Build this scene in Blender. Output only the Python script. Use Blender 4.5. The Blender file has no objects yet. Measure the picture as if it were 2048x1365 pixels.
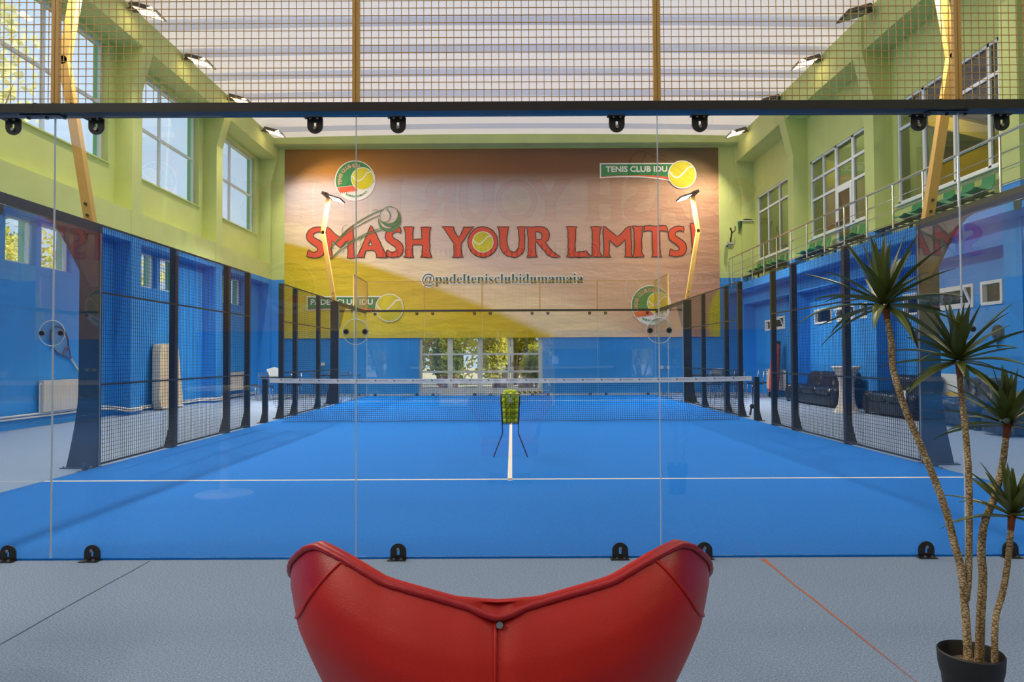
import bpy, math, random
from mathutils import Vector, Matrix
from mathutils.geometry import tessellate_polygon
random.seed(7)
S = bpy.context.scene
COL = S.collection
PI = math.pi

# ------------------------------------------------------------------ camera, world, sun, exposure
cam_d = bpy.data.cameras.new('camera')
cam = bpy.data.objects.new('camera', cam_d)
COL.objects.link(cam)
S.camera = cam
cam_d.sensor_width = 36.0
cam_d.lens = 1425.35 / 2048 * 36
cam_d.clip_end = 300
PIT, ROL = 0.02393, 0.00442
fw = Vector((0, math.cos(PIT), math.sin(PIT)))
up0 = Vector((0, -math.sin(PIT), math.cos(PIT)))
rt0 = Vector((1, 0, 0))
rt = rt0 * math.cos(ROL) - up0 * math.sin(ROL)
up = rt0 * math.sin(ROL) + up0 * math.cos(ROL)
m = Matrix((rt, up, -fw)).transposed().to_4x4()
m.translation = Vector((.029, -4.7016, 1.3129))
cam.matrix_world = m

W = bpy.data.worlds.new('sky')
S.world = W
W.use_nodes = True
bg = W.node_tree.nodes['Background']
bg.inputs[0].default_value = (0.62, 0.77, 1.0, 1)
bg.inputs[1].default_value = .60

sun_d = bpy.data.lights.new('sun', 'SUN')
sun_d.energy = 4.8
sun_d.angle = 0.02
sun_d.color = (1.0, .93, .78)
sun = bpy.data.objects.new('sun', sun_d)
COL.objects.link(sun)
sun.rotation_euler = (math.radians(3), math.radians(52), 0)

S.view_settings.view_transform = 'Standard'
S.view_settings.look = 'None'
S.view_settings.exposure = 1.0
S.view_settings.gamma = 1.0
S.cycles.use_denoising = True
S.cycles.max_bounces = 8
S.cycles.diffuse_bounces = 5
S.cycles.transparent_max_bounces = 24
S.cycles.sample_clamp_indirect = 6.0
S.cycles.caustics_reflective = False
S.cycles.caustics_refractive = False

CEIL_W = 150.0     # one ceiling flood
MAST_W = 60.0      # one mast lamp

# ------------------------------------------------------------------ helpers
def lin(c):
    return tuple(((v / 255 + .055) / 1.055) ** 2.4 if v > 10.3 else v / 255 / 12.92 for v in c)

def mat(name, rgb, rough=.6, metal=0., noise=0., nscale=20., bump=0., bscale=60., spec=.5, emit=None, estr=0., coat=0., detail=3.):
    M = bpy.data.materials.new(name)
    M.use_nodes = True
    nt = M.node_tree
    b = nt.nodes['Principled BSDF']
    c = lin(rgb)
    b.inputs['Base Color'].default_value = (*c, 1)
    b.inputs['Roughness'].default_value = rough
    b.inputs['Metallic'].default_value = metal
    b.inputs['Specular IOR Level'].default_value = spec
    if coat:
        b.inputs['Coat Weight'].default_value = coat
    if noise or bump:
        tc = nt.nodes.new('ShaderNodeTexCoord')
    if noise:
        n = nt.nodes.new('ShaderNodeTexNoise')
        n.inputs['Scale'].default_value = nscale
        n.inputs['Detail'].default_value = detail
        nt.links.new(tc.outputs['Object'], n.inputs['Vector'])
        r = nt.nodes.new('ShaderNodeValToRGB')
        r.color_ramp.elements[0].position = .3
        r.color_ramp.elements[1].position = .7
        r.color_ramp.elements[0].color = (*[v * (1 - noise) for v in c], 1)
        r.color_ramp.elements[1].color = (*[min(1, v * (1 + noise)) for v in c], 1)
        nt.links.new(n.outputs['Fac'], r.inputs['Fac'])
        nt.links.new(r.outputs['Color'], b.inputs['Base Color'])
    if bump:
        n2 = nt.nodes.new('ShaderNodeTexNoise')
        n2.inputs['Scale'].default_value = bscale
        n2.inputs['Detail'].default_value = 4
        nt.links.new(tc.outputs['Object'], n2.inputs['Vector'])
        bp = nt.nodes.new('ShaderNodeBump')
        bp.inputs['Strength'].default_value = bump
        bp.inputs['Distance'].default_value = .02
        nt.links.new(n2.outputs['Fac'], bp.inputs['Height'])
        nt.links.new(bp.outputs['Normal'], b.inputs['Normal'])
    if emit:
        b.inputs['Emission Color'].default_value = (*lin(emit), 1)
        b.inputs['Emission Strength'].default_value = estr
    return M

def glass_mat(name, tint=(1, 1, 1), f0=.05, rough=0.):
    M = bpy.data.materials.new(name)
    M.use_nodes = True
    nt = M.node_tree
    nt.nodes.clear()
    o = nt.nodes.new('ShaderNodeOutputMaterial')
    mx = nt.nodes.new('ShaderNodeMixShader')
    t = nt.nodes.new('ShaderNodeBsdfTransparent')
    t.inputs[0].default_value = (*tint, 1)
    g = nt.nodes.new('ShaderNodeBsdfGlossy')
    g.inputs['Roughness'].default_value = rough
    lw = nt.nodes.new('ShaderNodeLayerWeight')
    lw.inputs['Blend'].default_value = .5
    p = nt.nodes.new('ShaderNodeMath'); p.operation = 'POWER'; p.inputs[1].default_value = 5
    ma = nt.nodes.new('ShaderNodeMath'); ma.operation = 'MULTIPLY_ADD'
    ma.inputs[1].default_value = 1 - f0; ma.inputs[2].default_value = f0
    nt.links.new(lw.outputs['Facing'], p.inputs[0])
    nt.links.new(p.outputs[0], ma.inputs[0])
    nt.links.new(ma.outputs[0], mx.inputs[0])
    nt.links.new(t.outputs[0], mx.inputs[1])
    nt.links.new(g.outputs[0], mx.inputs[2])
    nt.links.new(mx.outputs[0], o.inputs[0])
    return M

def leaf_mat(name, rgb, rgb2, trans=.5):
    M = bpy.data.materials.new(name)
    M.use_nodes = True
    nt = M.node_tree
    nt.nodes.clear()
    o = nt.nodes.new('ShaderNodeOutputMaterial')
    mx = nt.nodes.new('ShaderNodeMixShader'); mx.inputs[0].default_value = trans
    d = nt.nodes.new('ShaderNodeBsdfDiffuse')
    t = nt.nodes.new('ShaderNodeBsdfTranslucent')
    tc = nt.nodes.new('ShaderNodeTexCoord')
    n = nt.nodes.new('ShaderNodeTexNoise'); n.inputs['Scale'].default_value = 1.3; n.inputs['Detail'].default_value = 4
    r = nt.nodes.new('ShaderNodeValToRGB')
    r.color_ramp.elements[0].position = .35; r.color_ramp.elements[1].position = .65
    r.color_ramp.elements[0].color = (*lin(rgb), 1); r.color_ramp.elements[1].color = (*lin(rgb2), 1)
    nt.links.new(tc.outputs['Object'], n.inputs['Vector'])
    nt.links.new(n.outputs['Fac'], r.inputs['Fac'])
    nt.links.new(r.outputs[0], d.inputs[0]); nt.links.new(r.outputs[0], t.inputs[0])
    nt.links.new(d.outputs[0], mx.inputs[1]); nt.links.new(t.outputs[0], mx.inputs[2])
    nt.links.new(mx.outputs[0], o.inputs[0])
    return M

class MB:
    """collects geometry, builds ONE mesh object"""
    def __init__(s):
        s.v = []; s.f = []; s.m = []; s.cur = 0
    def add(s, vs, fs, mi=None):
        o = len(s.v)
        s.v += [tuple(p) for p in vs]
        for f in fs:
            s.f.append(tuple(i + o for i in f)); s.m.append(s.cur if mi is None else mi)
        return s
    def box(s, x0, x1, y0, y1, z0, z1, mi=None):
        if x0 > x1: x0, x1 = x1, x0
        if y0 > y1: y0, y1 = y1, y0
        if z0 > z1: z0, z1 = z1, z0
        vs = [(x0, y0, z0), (x1, y0, z0), (x1, y1, z0), (x0, y1, z0), (x0, y0, z1), (x1, y0, z1), (x1, y1, z1), (x0, y1, z1)]
        return s.add(vs, [(0, 3, 2, 1), (4, 5, 6, 7), (0, 1, 5, 4), (1, 2, 6, 5), (2, 3, 7, 6), (3, 0, 4, 7)], mi)
    def bar(s, p0, p1, w, h=None, mi=None, upv=(0, 0, 1)):
        h = w if h is None else h
        p0, p1 = Vector(p0), Vector(p1)
        d = (p1 - p0).normalized(); u = Vector(upv)
        if abs(d.dot(u)) > .98: u = Vector((0, 1, 0))
        a = d.cross(u).normalized() * (w / 2); b = a.normalized().cross(d) * (h / 2)
        vs = []
        for p in (p0, p1):
            vs += [p - a - b, p + a - b, p + a + b, p - a + b]
        return s.add(vs, [(0, 1, 2, 3), (7, 6, 5, 4), (0, 4, 5, 1), (1, 5, 6, 2), (2, 6, 7, 3), (3, 7, 4, 0)], mi)
    def tube(s, pts, r, n=8, mi=None, caps=True):
        pts = [Vector(p) for p in pts]
        rs = r if isinstance(r, (list, tuple)) else [r] * len(pts)
        vs = []; fs = []
        prev = None
        for i, p in enumerate(pts):
            d = (pts[min(i + 1, len(pts) - 1)] - pts[max(i - 1, 0)])
            d = d.normalized() if d.length > 1e-9 else Vector((0, 0, 1))
            if prev is None:
                u = Vector((0, 0, 1)) if abs(d.z) < .95 else Vector((1, 0, 0))
            else:
                u = prev
            a = (u - d * u.dot(d)).normalized(); prev = a
            b = d.cross(a)
            for k in range(n):
                t = 2 * PI * k / n
                vs.append(p + (a * math.cos(t) + b * math.sin(t)) * rs[i])
        for i in range(len(pts) - 1):
            for k in range(n):
                k2 = (k + 1) % n
                fs.append((i * n + k, i * n + k2, (i + 1) * n + k2, (i + 1) * n + k))
        if caps:
            fs.append(tuple(reversed(range(n)))); fs.append(tuple((len(pts) - 1) * n + k for k in range(n)))
        return s.add(vs, fs, mi)
    def lathe(s, prof, c=(0, 0), n=32, mi=None, sy=1.0):
        vs = []; fs = []
        for r, z in prof:
            for k in range(n):
                t = 2 * PI * k / n
                vs.append((c[0] + r * math.cos(t), c[1] + sy * r * math.sin(t), z))
        for i in range(len(prof) - 1):
            for k in range(n):
                k2 = (k + 1) % n
                fs.append((i * n + k, i * n + k2, (i + 1) * n + k2, (i + 1) * n + k))
        return s.add(vs, fs, mi)
    def prism(s, loops, fn, d0, d1, mi=None):
        """loops: outer + holes, 2-D; fn(u,v,d)->xyz; extruded from d0 to d1"""
        tris = tessellate_polygon([[Vector((u, v, 0)) for u, v in lp] for lp in loops])
        flat = [p for lp in loops for p in lp]
        n = len(flat)
        vs = [fn(u, v, d0) for u, v in flat] + [fn(u, v, d1) for u, v in flat]
        fs = [tuple(t) for t in tris] + [tuple(i + n for i in reversed(t)) for t in tris]
        o = 0
        for lp in loops:
            L = len(lp)
            for i in range(L):
                j = (i + 1) % L
                fs.append((o + i, o + j, n + o + j, n + o + i))
            o += L
        return s.add(vs, fs, mi)
    def sphere(s, c, r, n=12, k=8, mi=None, sc=(1, 1, 1)):
        vs = [(c[0], c[1], c[2] - r * sc[2])]; fs = []
        for i in range(1, k):
            t = PI * i / k - PI / 2
            for j in range(n):
                a = 2 * PI * j / n
                vs.append((c[0] + r * sc[0] * math.cos(t) * math.cos(a), c[1] + r * sc[1] * math.cos(t) * math.sin(a), c[2] + r * sc[2] * math.sin(t)))
        vs.append((c[0], c[1], c[2] + r * sc[2]))
        L = len(vs) - 1
        for j in range(n):
            fs.append((0, 1 + (j + 1) % n, 1 + j))
            fs.append((L, L - n + j, L - n + (j + 1) % n))
        for i in range(k - 2):
            for j in range(n):
                a = 1 + i * n + j; b = 1 + i * n + (j + 1) % n
                fs.append((a, b, b + n, a + n))
        return s.add(vs, fs, mi)
    def build(s, name, mats, parent=None, smooth=False, loc=None, fix=True):
        me = bpy.data.meshes.new(name)
        off = Vector((0, 0, 0))
        if parent is not None:
            p = parent
            while p is not None:
                off += p.location; p = p.parent
        if loc is not None:
            off = off + Vector(loc)
        me.from_pydata([tuple(Vector(v) - off) for v in s.v], [], s.f)
        if not isinstance(mats, (list, tuple)): mats = [mats]
        for q in mats: me.materials.append(q)
        me.polygons.foreach_set('material_index', s.m)
        if fix:
            import bmesh
            bm = bmesh.new(); bm.from_mesh(me)
            bmesh.ops.recalc_face_normals(bm, faces=bm.faces)
            bm.to_mesh(me); bm.free()
        if smooth is True:
            me.polygons.foreach_set('use_smooth', [True] * len(me.polygons))
        me.update()
        if smooth and smooth is not True:
            me.polygons.foreach_set('use_smooth', [True] * len(me.polygons))
            me.set_sharp_from_angle(angle=math.radians(smooth))
        o = bpy.data.objects.new(name, me)
        COL.objects.link(o)
        if parent is not None: o.parent = parent
        if loc is not None: o.location = loc
        return o

def tag(o, label=None, cat=None, group=None, kind=None):
    if label: o['label'] = label
    if cat: o['category'] = cat
    if group: o['group'] = group
    if kind: o['kind'] = kind
    return o

def thing(name, label, cat, loc=(0, 0, 0), group=None, kind=None):
    o = bpy.data.objects.new(name, None)
    COL.objects.link(o)
    o.location = loc
    o.empty_display_size = .1
    return tag(o, label, cat, group, kind)

def dup(root, loc, label=None, rotz=None, group=None):
    def cp(o, par):
        c = o.copy(); COL.objects.link(c)
        if par is not None: c.parent = par
        for ch in o.children: cp(ch, c)
        return c
    r = cp(root, None)
    r.location = loc
    if rotz is not None: r.rotation_euler = (0, 0, rotz)
    if label: r['label'] = label
    if group: r['group'] = group
    return r

def struct(o, label, cat):
    return tag(o, label, cat, kind='structure')

def interp(x, tab):
    if x <= tab[0][0]: return tab[0][1]
    for (a, fa), (b, fb) in zip(tab, tab[1:]):
        if x <= b: return fa + (fb - fa) * (x - a) / (b - a)
    return tab[-1][1]

ORD = ['first', 'second', 'third', 'fourth', 'fifth', 'sixth', 'seventh', 'eighth', 'ninth', 'tenth', 'eleventh', 'twelfth']

# ------------------------------------------------------------------ materials
M_green = mat('green wall paint', (200, 210, 130), .75, noise=.05, nscale=1.2, bump=.05, bscale=40)
M_blue = mat('blue wall paint', (42, 139, 218), .6, noise=.06, nscale=1.0, bump=.05, bscale=40)
def translucent_sheet(name, rgb, trans):  # light transmission added so sun on the roof brightens the hall
    M = bpy.data.materials.new(name); M.use_nodes = True
    nt = M.node_tree; nt.nodes.clear()
    o = nt.nodes.new('ShaderNodeOutputMaterial'); a = nt.nodes.new('ShaderNodeAddShader')
    d = nt.nodes.new('ShaderNodeBsdfDiffuse'); t = nt.nodes.new('ShaderNodeBsdfTranslucent')
    d.inputs[0].default_value = (*[v * .75 for v in lin(rgb)], 1)
    t.inputs[0].default_value = (*[v * trans for v in lin(rgb)], 1)
    nt.links.new(d.outputs[0], a.inputs[0]); nt.links.new(t.outputs[0], a.inputs[1]); nt.links.new(a.outputs[0], o.inputs[0])
    return M
M_ceil = translucent_sheet('ceiling sheet', (236, 222, 210), .26)
M_ceil2 = translucent_sheet('ceiling sheet groove', (218, 212, 214), .20)
M_turf = mat('blue turf', (14, 113, 205), .9, noise=.18, nscale=110, bump=.25, bscale=260, spec=.15)
M_line = mat('white line', (226, 222, 216), .85, noise=.05, nscale=90, spec=.15)
M_carpet = mat('grey carpet', (128, 146, 172), .95, noise=.36, nscale=120, bump=.3, bscale=300, spec=.1, detail=5)
M_seam = mat('carpet seam', (84, 96, 112), .95)
M_orange_gap = mat('orange seam', (178, 92, 58), .9, noise=.2, nscale=30)
M_black = mat('black powder coat', (36, 34, 34), .38, noise=.1, nscale=8)
M_blackmesh = mat('black wire', (20, 21, 24), .45)
M_yellow = mat('yellow powder coat', (200, 154, 74), .45, noise=.05, nscale=5)
M_steel = mat('bolt steel', (170, 168, 165), .3, metal=1)
M_chrome = mat('stainless tube', (205, 200, 192), .22, metal=1)
M_white = mat('white pvc', (226, 230, 230), .35)
M_glass = glass_mat('clear court glass', (.985, .995, .99), .062)
M_wglass = glass_mat('window glass', (.95, .97, .97), .05)
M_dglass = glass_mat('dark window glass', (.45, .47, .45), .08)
M_edge = mat('polished glass edge', (212, 222, 228), .15, spec=.8)
M_greenshade = mat('green outer reveal', (120, 196, 138), .8)
M_net = mat('black net cord', (14, 16, 22), .8)
M_red = mat('red leather', (176, 18, 4), .46, noise=.10, nscale=3, bump=.10, bscale=420, spec=.45)
M_red2 = mat('crimson leather panel', (156, 14, 24), .34, noise=.10, nscale=3, bump=.10, bscale=420, spec=.5)
M_sofa = mat('black wrinkled leather', (24, 25, 28), .3, noise=.3, nscale=5, bump=.9, bscale=9, spec=.6)
M_seat = mat('green plastic', (10, 122, 74), .35)
M_bench = mat('dark bench steel', (36, 36, 34), .5)
M_pot = mat('black plastic pot', (30, 29, 30), .55)
M_soil = mat('grey soil', (120, 104, 88), .95, noise=.4, nscale=70, bump=.8, bscale=80)
M_leaf = mat('yucca leaf', (86, 98, 42), .36, noise=.3, nscale=9, spec=.5)
M_husk = mat('rust leaf base', (140, 66, 26), .7, noise=.3, nscale=60)
M_lens = mat('lit lamp lens', (255, 244, 225), .4, emit=(255, 226, 178), estr=3.2)
M_lens2 = mat('lit mast lens', (255, 250, 245), .4, emit=(255, 246, 232), estr=5)
M_lens0 = mat('unlit lamp lens', (120, 124, 118), .15)
M_house = mat('lamp housing', (70, 62, 54), .5)
M_ball = mat('tennis ball felt', (196, 214, 26), .9, noise=.12, nscale=60, bump=.3, bscale=300)
M_ballline = mat('ball seam', (226, 228, 200), .9)
M_pipe = mat('cream pipe', (226, 218, 204), .4)
M_rad = mat('radiator enamel', (214, 204, 190), .4)
M_cream = mat('beige vinyl cover', (214, 194, 160), .6, noise=.08, nscale=6, bump=.2, bscale=12)
M_cloth = mat('white stretch cloth', (206, 198, 190), .8, noise=.05, nscale=8)
M_orange = mat('orange fabric', (196, 70, 40), .7, noise=.15, nscale=12)
M_paving = mat('pale paving', (176, 164, 136), .9, noise=.12, nscale=2)
M_trunk = mat('bark', (120, 96, 72), .9, noise=.3, nscale=10, bump=.6, bscale=20)
M_lf_a = leaf_mat('leaf mid green', (84, 110, 44), (166, 170, 70))
M_lf_b = leaf_mat('leaf yellow green', (178, 178, 66), (232, 222, 122))
M_lf_d = leaf_mat('leaf pale green', (206, 206, 130), (244, 238, 180))  # brightness put into the leaf colour, lightens the garden mirrored in the glass
M_lf_c = leaf_mat('leaf deep green', (48, 78, 40), (92, 116, 58))
M_terra = mat('terracotta', (184, 104, 66), .8, noise=.15, nscale=12)
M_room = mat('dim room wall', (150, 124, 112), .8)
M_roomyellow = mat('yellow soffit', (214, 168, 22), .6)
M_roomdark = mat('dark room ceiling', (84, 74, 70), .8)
M_grey = mat('grey plastic', (170, 172, 172), .5)
M_wood = mat('brown wood', (120, 80, 52), .6, noise=.2, nscale=8)
M_darkred = mat('racket dark red', (120, 34, 40), .4)
M_purple = mat('racket indigo', (50, 44, 96), .4)
M_grip = mat('white grip', (214, 206, 190), .8)
M_hazy = mat('hazard yellow', (228, 196, 30), .6)

def stem_material():
    M = mat('yucca trunk', (186, 160, 116), .8)
    nt = M.node_tree; b = nt.nodes['Principled BSDF']
    tc = nt.nodes.new('ShaderNodeTexCoord')
    mp = nt.nodes.new('ShaderNodeMapping'); mp.inputs['Scale'].default_value = (1, 1, 1.9)
    v = nt.nodes.new('ShaderNodeTexVoronoi'); v.feature = 'DISTANCE_TO_EDGE'; v.inputs['Scale'].default_value = 64
    n = nt.nodes.new('ShaderNodeTexNoise'); n.inputs['Scale'].default_value = 14
    r = nt.nodes.new('ShaderNodeValToRGB')
    r.color_ramp.elements[0].position = .02; r.color_ramp.elements[1].position = .16
    r.color_ramp.elements[0].color = (*lin((104, 84, 56)), 1); r.color_ramp.elements[1].color = (*lin((206, 180, 134)), 1)
    r2 = nt.nodes.new('ShaderNodeValToRGB')
    r2.color_ramp.elements[0].position = .42; r2.color_ramp.elements[1].position = .62
    r2.color_ramp.elements[0].color = (.55, .5, .42, 1); r2.color_ramp.elements[1].color = (1, 1, 1, 1)
    mx = nt.nodes.new('ShaderNodeMix'); mx.data_type = 'RGBA'; mx.blend_type = 'MULTIPLY'; mx.inputs[0].default_value = .8
    nt.links.new(tc.outputs['Object'], mp.inputs[0]); nt.links.new(mp.outputs[0], v.inputs['Vector'])
    nt.links.new(tc.outputs['Object'], n.inputs['Vector'])
    nt.links.new(v.outputs['Distance'], r.inputs[0]); nt.links.new(n.outputs['Fac'], r2.inputs[0])
    nt.links.new(r.outputs[0], mx.inputs[6]); nt.links.new(r2.outputs[0], mx.inputs[7])
    nt.links.new(mx.outputs[2], b.inputs['Base Color'])
    bp = nt.nodes.new('ShaderNodeBump'); bp.inputs['Strength'].default_value = .6; bp.inputs['Distance'].default_value = .004
    nt.links.new(v.outputs['Distance'], bp.inputs['Height']); nt.links.new(bp.outputs[0], b.inputs['Normal'])
    return M
M_stem = stem_material()

def hazard_material():
    M = mat('hazard stripes', (228, 196, 30), .6)
    nt = M.node_tree; b = nt.nodes['Principled BSDF']
    tc = nt.nodes.new('ShaderNodeTexCoord')
    w = nt.nodes.new('ShaderNodeTexWave'); w.bands_direction = 'DIAGONAL'; w.inputs['Scale'].default_value = 3.2
    r = nt.nodes.new('ShaderNodeValToRGB'); r.color_ramp.interpolation = 'CONSTANT'
    r.color_ramp.elements[1].position = .5
    r.color_ramp.elements[0].color = (.015, .014, .012, 1); r.color_ramp.elements[1].color = (*lin((228, 196, 30)), 1)
    nt.links.new(tc.outputs['Object'], w.inputs['Vector']); nt.links.new(w.outputs['Color'], r.inputs[0])
    nt.links.new(r.outputs[0], b.inputs['Base Color'])
    return M
M_hazard = hazard_material()

# ------------------------------------------------------------------ setting
Y0, Y1 = -15.0, 22.0
XL, XR = -9.4, 9.1
COLS = [21.8 - 4.83 * k for k in range(8)]          # near edge of each wall pillar
COLS = [c for c in COLS if c > Y0 + .2]

def grid_wall(axis, p0, p1, ext, holes, zsplit, name, mats, cuts=()):
    """wall slab between p0 and p1 on `axis` with rectangular holes (a0,a1,z0,z1); second material above zsplit"""
    a_s = sorted({ext[0], ext[1], *[h[0] for h in holes], *[h[1] for h in holes]})
    zs = sorted({ext[2], ext[3], zsplit, *[h[2] for h in holes], *[h[3] for h in holes]})
    zs = [z for z in zs if ext[2] <= z <= ext[3]]
    def solid(i, j):
        if i < 0 or j < 0 or i >= len(a_s) - 1 or j >= len(zs) - 1: return False
        ca, cz = (a_s[i] + a_s[i + 1]) / 2, (zs[j] + zs[j + 1]) / 2
        return not any(h[0] < ca < h[1] and h[2] < cz < h[3] for h in holes)
    b = MB()
    P = (lambda d, a, z: (d, a, z)) if axis == 'x' else (lambda d, a, z: (a, d, z))
    for i in range(len(a_s) - 1):
        for j in range(len(zs) - 1):
            if not solid(i, j): continue
            A0, A1, z0, z1 = a_s[i], a_s[i + 1], zs[j], zs[j + 1]
            mi = 1 if (z0 + z1) / 2 > zsplit else 0
            for d in (p0, p1):
                b.add([P(d, A0, z0), P(d, A1, z0), P(d, A1, z1), P(d, A0, z1)], [(0, 1, 2, 3)], mi)
            for (di, dj, q) in ((-1, 0, ((A0, z0), (A0, z1))), (1, 0, ((A1, z0), (A1, z1))), (0, -1, ((A0, z0), (A1, z0))), (0, 1, ((A0, z1), (A1, z1)))):
                if not solid(i + di, j + dj):
                    (aa, za), (ab, zb) = q
                    b.add([P(p0, aa, za), P(p0, ab, zb), P(p1, ab, zb), P(p1, aa, za)], [(0, 1, 2, 3)], mi)
    return b.build(name, mats)

# floors
b = MB(); b.box(XL - .6, XR + .3, Y0, Y1, -.1, 0)
struct(b.build('floor', M_carpet), 'grey carpet covering the hall floor around the blue court', 'floor')
def seam(x, prof, M, lab):
    b = MB(); rnd = random.Random(5); vs = []
    for y, w in prof:
        j = rnd.uniform(-.004, .004)
        vs += [(x + j - w / 2, y, .002), (x + j + w / 2, y, .002)]
    b.add(vs, [(2 * k, 2 * k + 1, 2 * k + 3, 2 * k + 2) for k in range(len(prof) - 1)])
    struct(b.build('floor_seam', M, fix=False), lab, 'floor')
seam(-2.34, [(-5 + .25 * k, .007) for k in range(20)] + [(-.03, .007)], M_seam, 'faint dark carpet joint running from the glass on the left')
seam(1.65, [(-1.9, .002), (-1.6, .005), (-1.4, .008), (-1.15, .009), (-1.0, .010), (-.8, .011), (-.6, .011), (-.4, .012), (-.25, .013), (-.15, .02), (-.08, .026), (-.04, .03)], M_orange_gap, 'orange gap between two carpet strips right of the red chair')
b = MB(); b.box(-5, 5, 0, 20, 0, .012)
struct(b.build('floor_court', M_turf), 'bright blue artificial turf of the padel court', 'court')
def court_line(x0, x1, y0, y1, lab):
    b = MB(); b.box(x0, x1, y0, y1, .012, .0145)
    struct(b.build('floor_line', M_line), lab, 'court line')
court_line(-5, 5, 2.95, 3.0, 'white service line across the near half of the court')
court_line(-5, 5, 17.0, 17.05, 'white service line across the far half of the court')
court_line(-.025, .025, 2.9, 17.1, 'white centre line running away under the net')

# ceiling: folded sheets across the hall, translucency added to fill it with daylight
prof = []
y = Y0
k = 0
per = 1.6
yy = 12.3 - per * 18
while yy < Y1:
    prof += [(yy - 1.02, 0), (yy, 0), (yy + .12, .16), (yy + .46, .16)]
    yy += per
prof = [(a, z) for a, z in prof if Y0 - .2 < a < Y1 + .3]
b = MB()
nx = 16
vs = []; fs = []
for a, dz in prof:
    for i in range(nx + 1):
        x = XL + (XR - XL) * i / nx
        vs.append((x, a, 9.62 + dz - .0015 * x * x))
for j in range(len(prof) - 1):
    for i in range(nx):
        q = j * (nx + 1) + i
        fs.append((q, q + 1, q + nx + 2, q + nx + 1))
b.add(vs, fs)
n0 = len(b.v)
b.m = [1 if b.v[f[0]][2] + .0015 * b.v[f[0]][0] ** 2 > 9.64 and b.v[f[2]][2] + .0015 * b.v[f[2]][0] ** 2 > 9.64 or b.v[f[0]][2] + .0015 * b.v[f[0]][0] ** 2 > 9.64 else 0 for f in b.f]
struct(b.build('ceiling', [M_ceil, M_ceil2], fix=False), 'pale grey ceiling of folded sheets across the hall, translucency added for light', 'ceiling')

# left wall
LW_UP = [(c - 4.35 - .05, c - .28, 5.93, 8.72) for c in COLS]   # upper windows between pillars
LW_UP = [(c0, c1, z0, z1) for c0, c1, z0, z1 in LW_UP if c0 > Y0 + .3]
LW_LO = []
for c in COLS:
    for (o0, o1) in ((-3.62, -2.76), (-2.6, -1.58)):
        if c + o0 > Y0 + .3: LW_LO.append((c + o0, c + o1, 3.18, 4.08))
grid_wall('x', -9.76, XL, (Y0, Y1 + .3, 0, 9.7), LW_UP + LW_LO, 4.3, 'wall_left', [M_blue, M_green])
struct(bpy.data.objects['wall_left'], 'long left wall, blue below and lime green above, with windows', 'wall')
def col_poly(xw, xf, xt, zk, zt):      # pillar outline in x,z with a haunch towards the room at the top
    return [(xw, 0), (xf, 0), (xf, zk), (xt, zt), (xt, 9.5), (xw, 9.5)]
for k, c in enumerate(COLS):
    for side, xw, xf, xt, zk, zt in (('left', XL, -8.985, -8.735, 7.87, 8.8), ('right', XR, 8.655, 8.40, 7.5, 8.6)):
        b = MB()
        w = .45
        b.prism([[(xw, 0), (xf, 0), (xf, 4.3), (xw, 4.3)]], lambda u, v, d: (u, d, v), c, c + w if c + w < Y1 else Y1, 0)
        b.prism([[(xw, 4.3), (xf, 4.3), (xf, zk), (xt, zt), (xt, 9.45), (xw, 9.45)]], lambda u, v, d: (u, d, v), c, c + w if c + w < Y1 else Y1, 1)
        o = b.build('pillar', [M_blue, M_green])
        struct(o, '%s pillar of the %s wall counted from the far wall, blue below green' % (ORD[k], side), 'pillar')
b = MB(); b.box(XL, -9.0, Y0, Y1, 4.12, 4.3, 0); b.box(XL, -9.0, Y0, Y1, 4.3, 4.87, 1)
struct(b.build('beam', [M_blue, M_green]), 'green spandrel band along the left wall under the tall windows', 'beam')
b = MB(); b.box(XL, -8.75, Y0, Y1, 8.8, 9.5)
struct(b.build('beam', M_green), 'green eaves beam over the tall windows of the left wall', 'beam')
b = MB(); b.box(XR, 8.45, Y0, Y1, 8.62, 9.5)
struct(b.build('beam', M_green), 'green eaves beam above the balcony on the right', 'beam')
b = MB(); b.box(XL, XR, 21.5, Y1, 9.28, 9.7)
struct(b.build('beam', M_green), 'green beam across the far wall above the banner', 'beam')

def win_up(n, h, x, lab):
    r = thing('window_%d' % n, lab, 'window', (x, (h[0] + h[1]) / 2, h[2]), kind='structure')
    y0, y1, z0, z1 = h
    b = MB(); t = .06
    for (a0, a1, c0, c1) in ((y0, y1, z0, z0 + t), (y0, y1, z1 - t, z1), (y0, y0 + t, z0 + t, z1 - t), (y1 - t, y1, z0 + t, z1 - t),
                             ((y0 + y1) / 2 - .035, (y0 + y1) / 2 + .035, z0 + t, z1 - t)):
        b.box(x - .05, x + .02, a0, a1, c0, c1)
    for (a0, a1) in ((y0 + t, (y0 + y1) / 2 - .035), ((y0 + y1) / 2 + .035, y1 - t)):
        b.box(x - .05, x + .02, a0, a1, 7.28, 7.35)
    b.build('window_frame', M_white, r)
    b = MB()
    b.box(x - .012, x - .006, y0 + t / 2, y1 - t / 2, z0 + t / 2, z1 - t / 2)
    b.build('pane', M_wglass, r)
    b = MB()
    b.box(x - .17, x - .06, y1 - .02, y1 + .004, z0 + .02, z1)
    b.build('outer_reveal', M_greenshade, r)
    b = MB(); b.box(x + .02, XL + .04, y0 - .03, y1 + .03, z0 - .03, z0 + .0)
    b.build('window_sill', M_green, r)
    return r
for k, h in enumerate(LW_UP):
    win_up(k + 1, h, -9.58, 'tall four-pane window high on the left wall, %s from the far wall' % ORD[k])
nW = len(LW_UP) + 1
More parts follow.
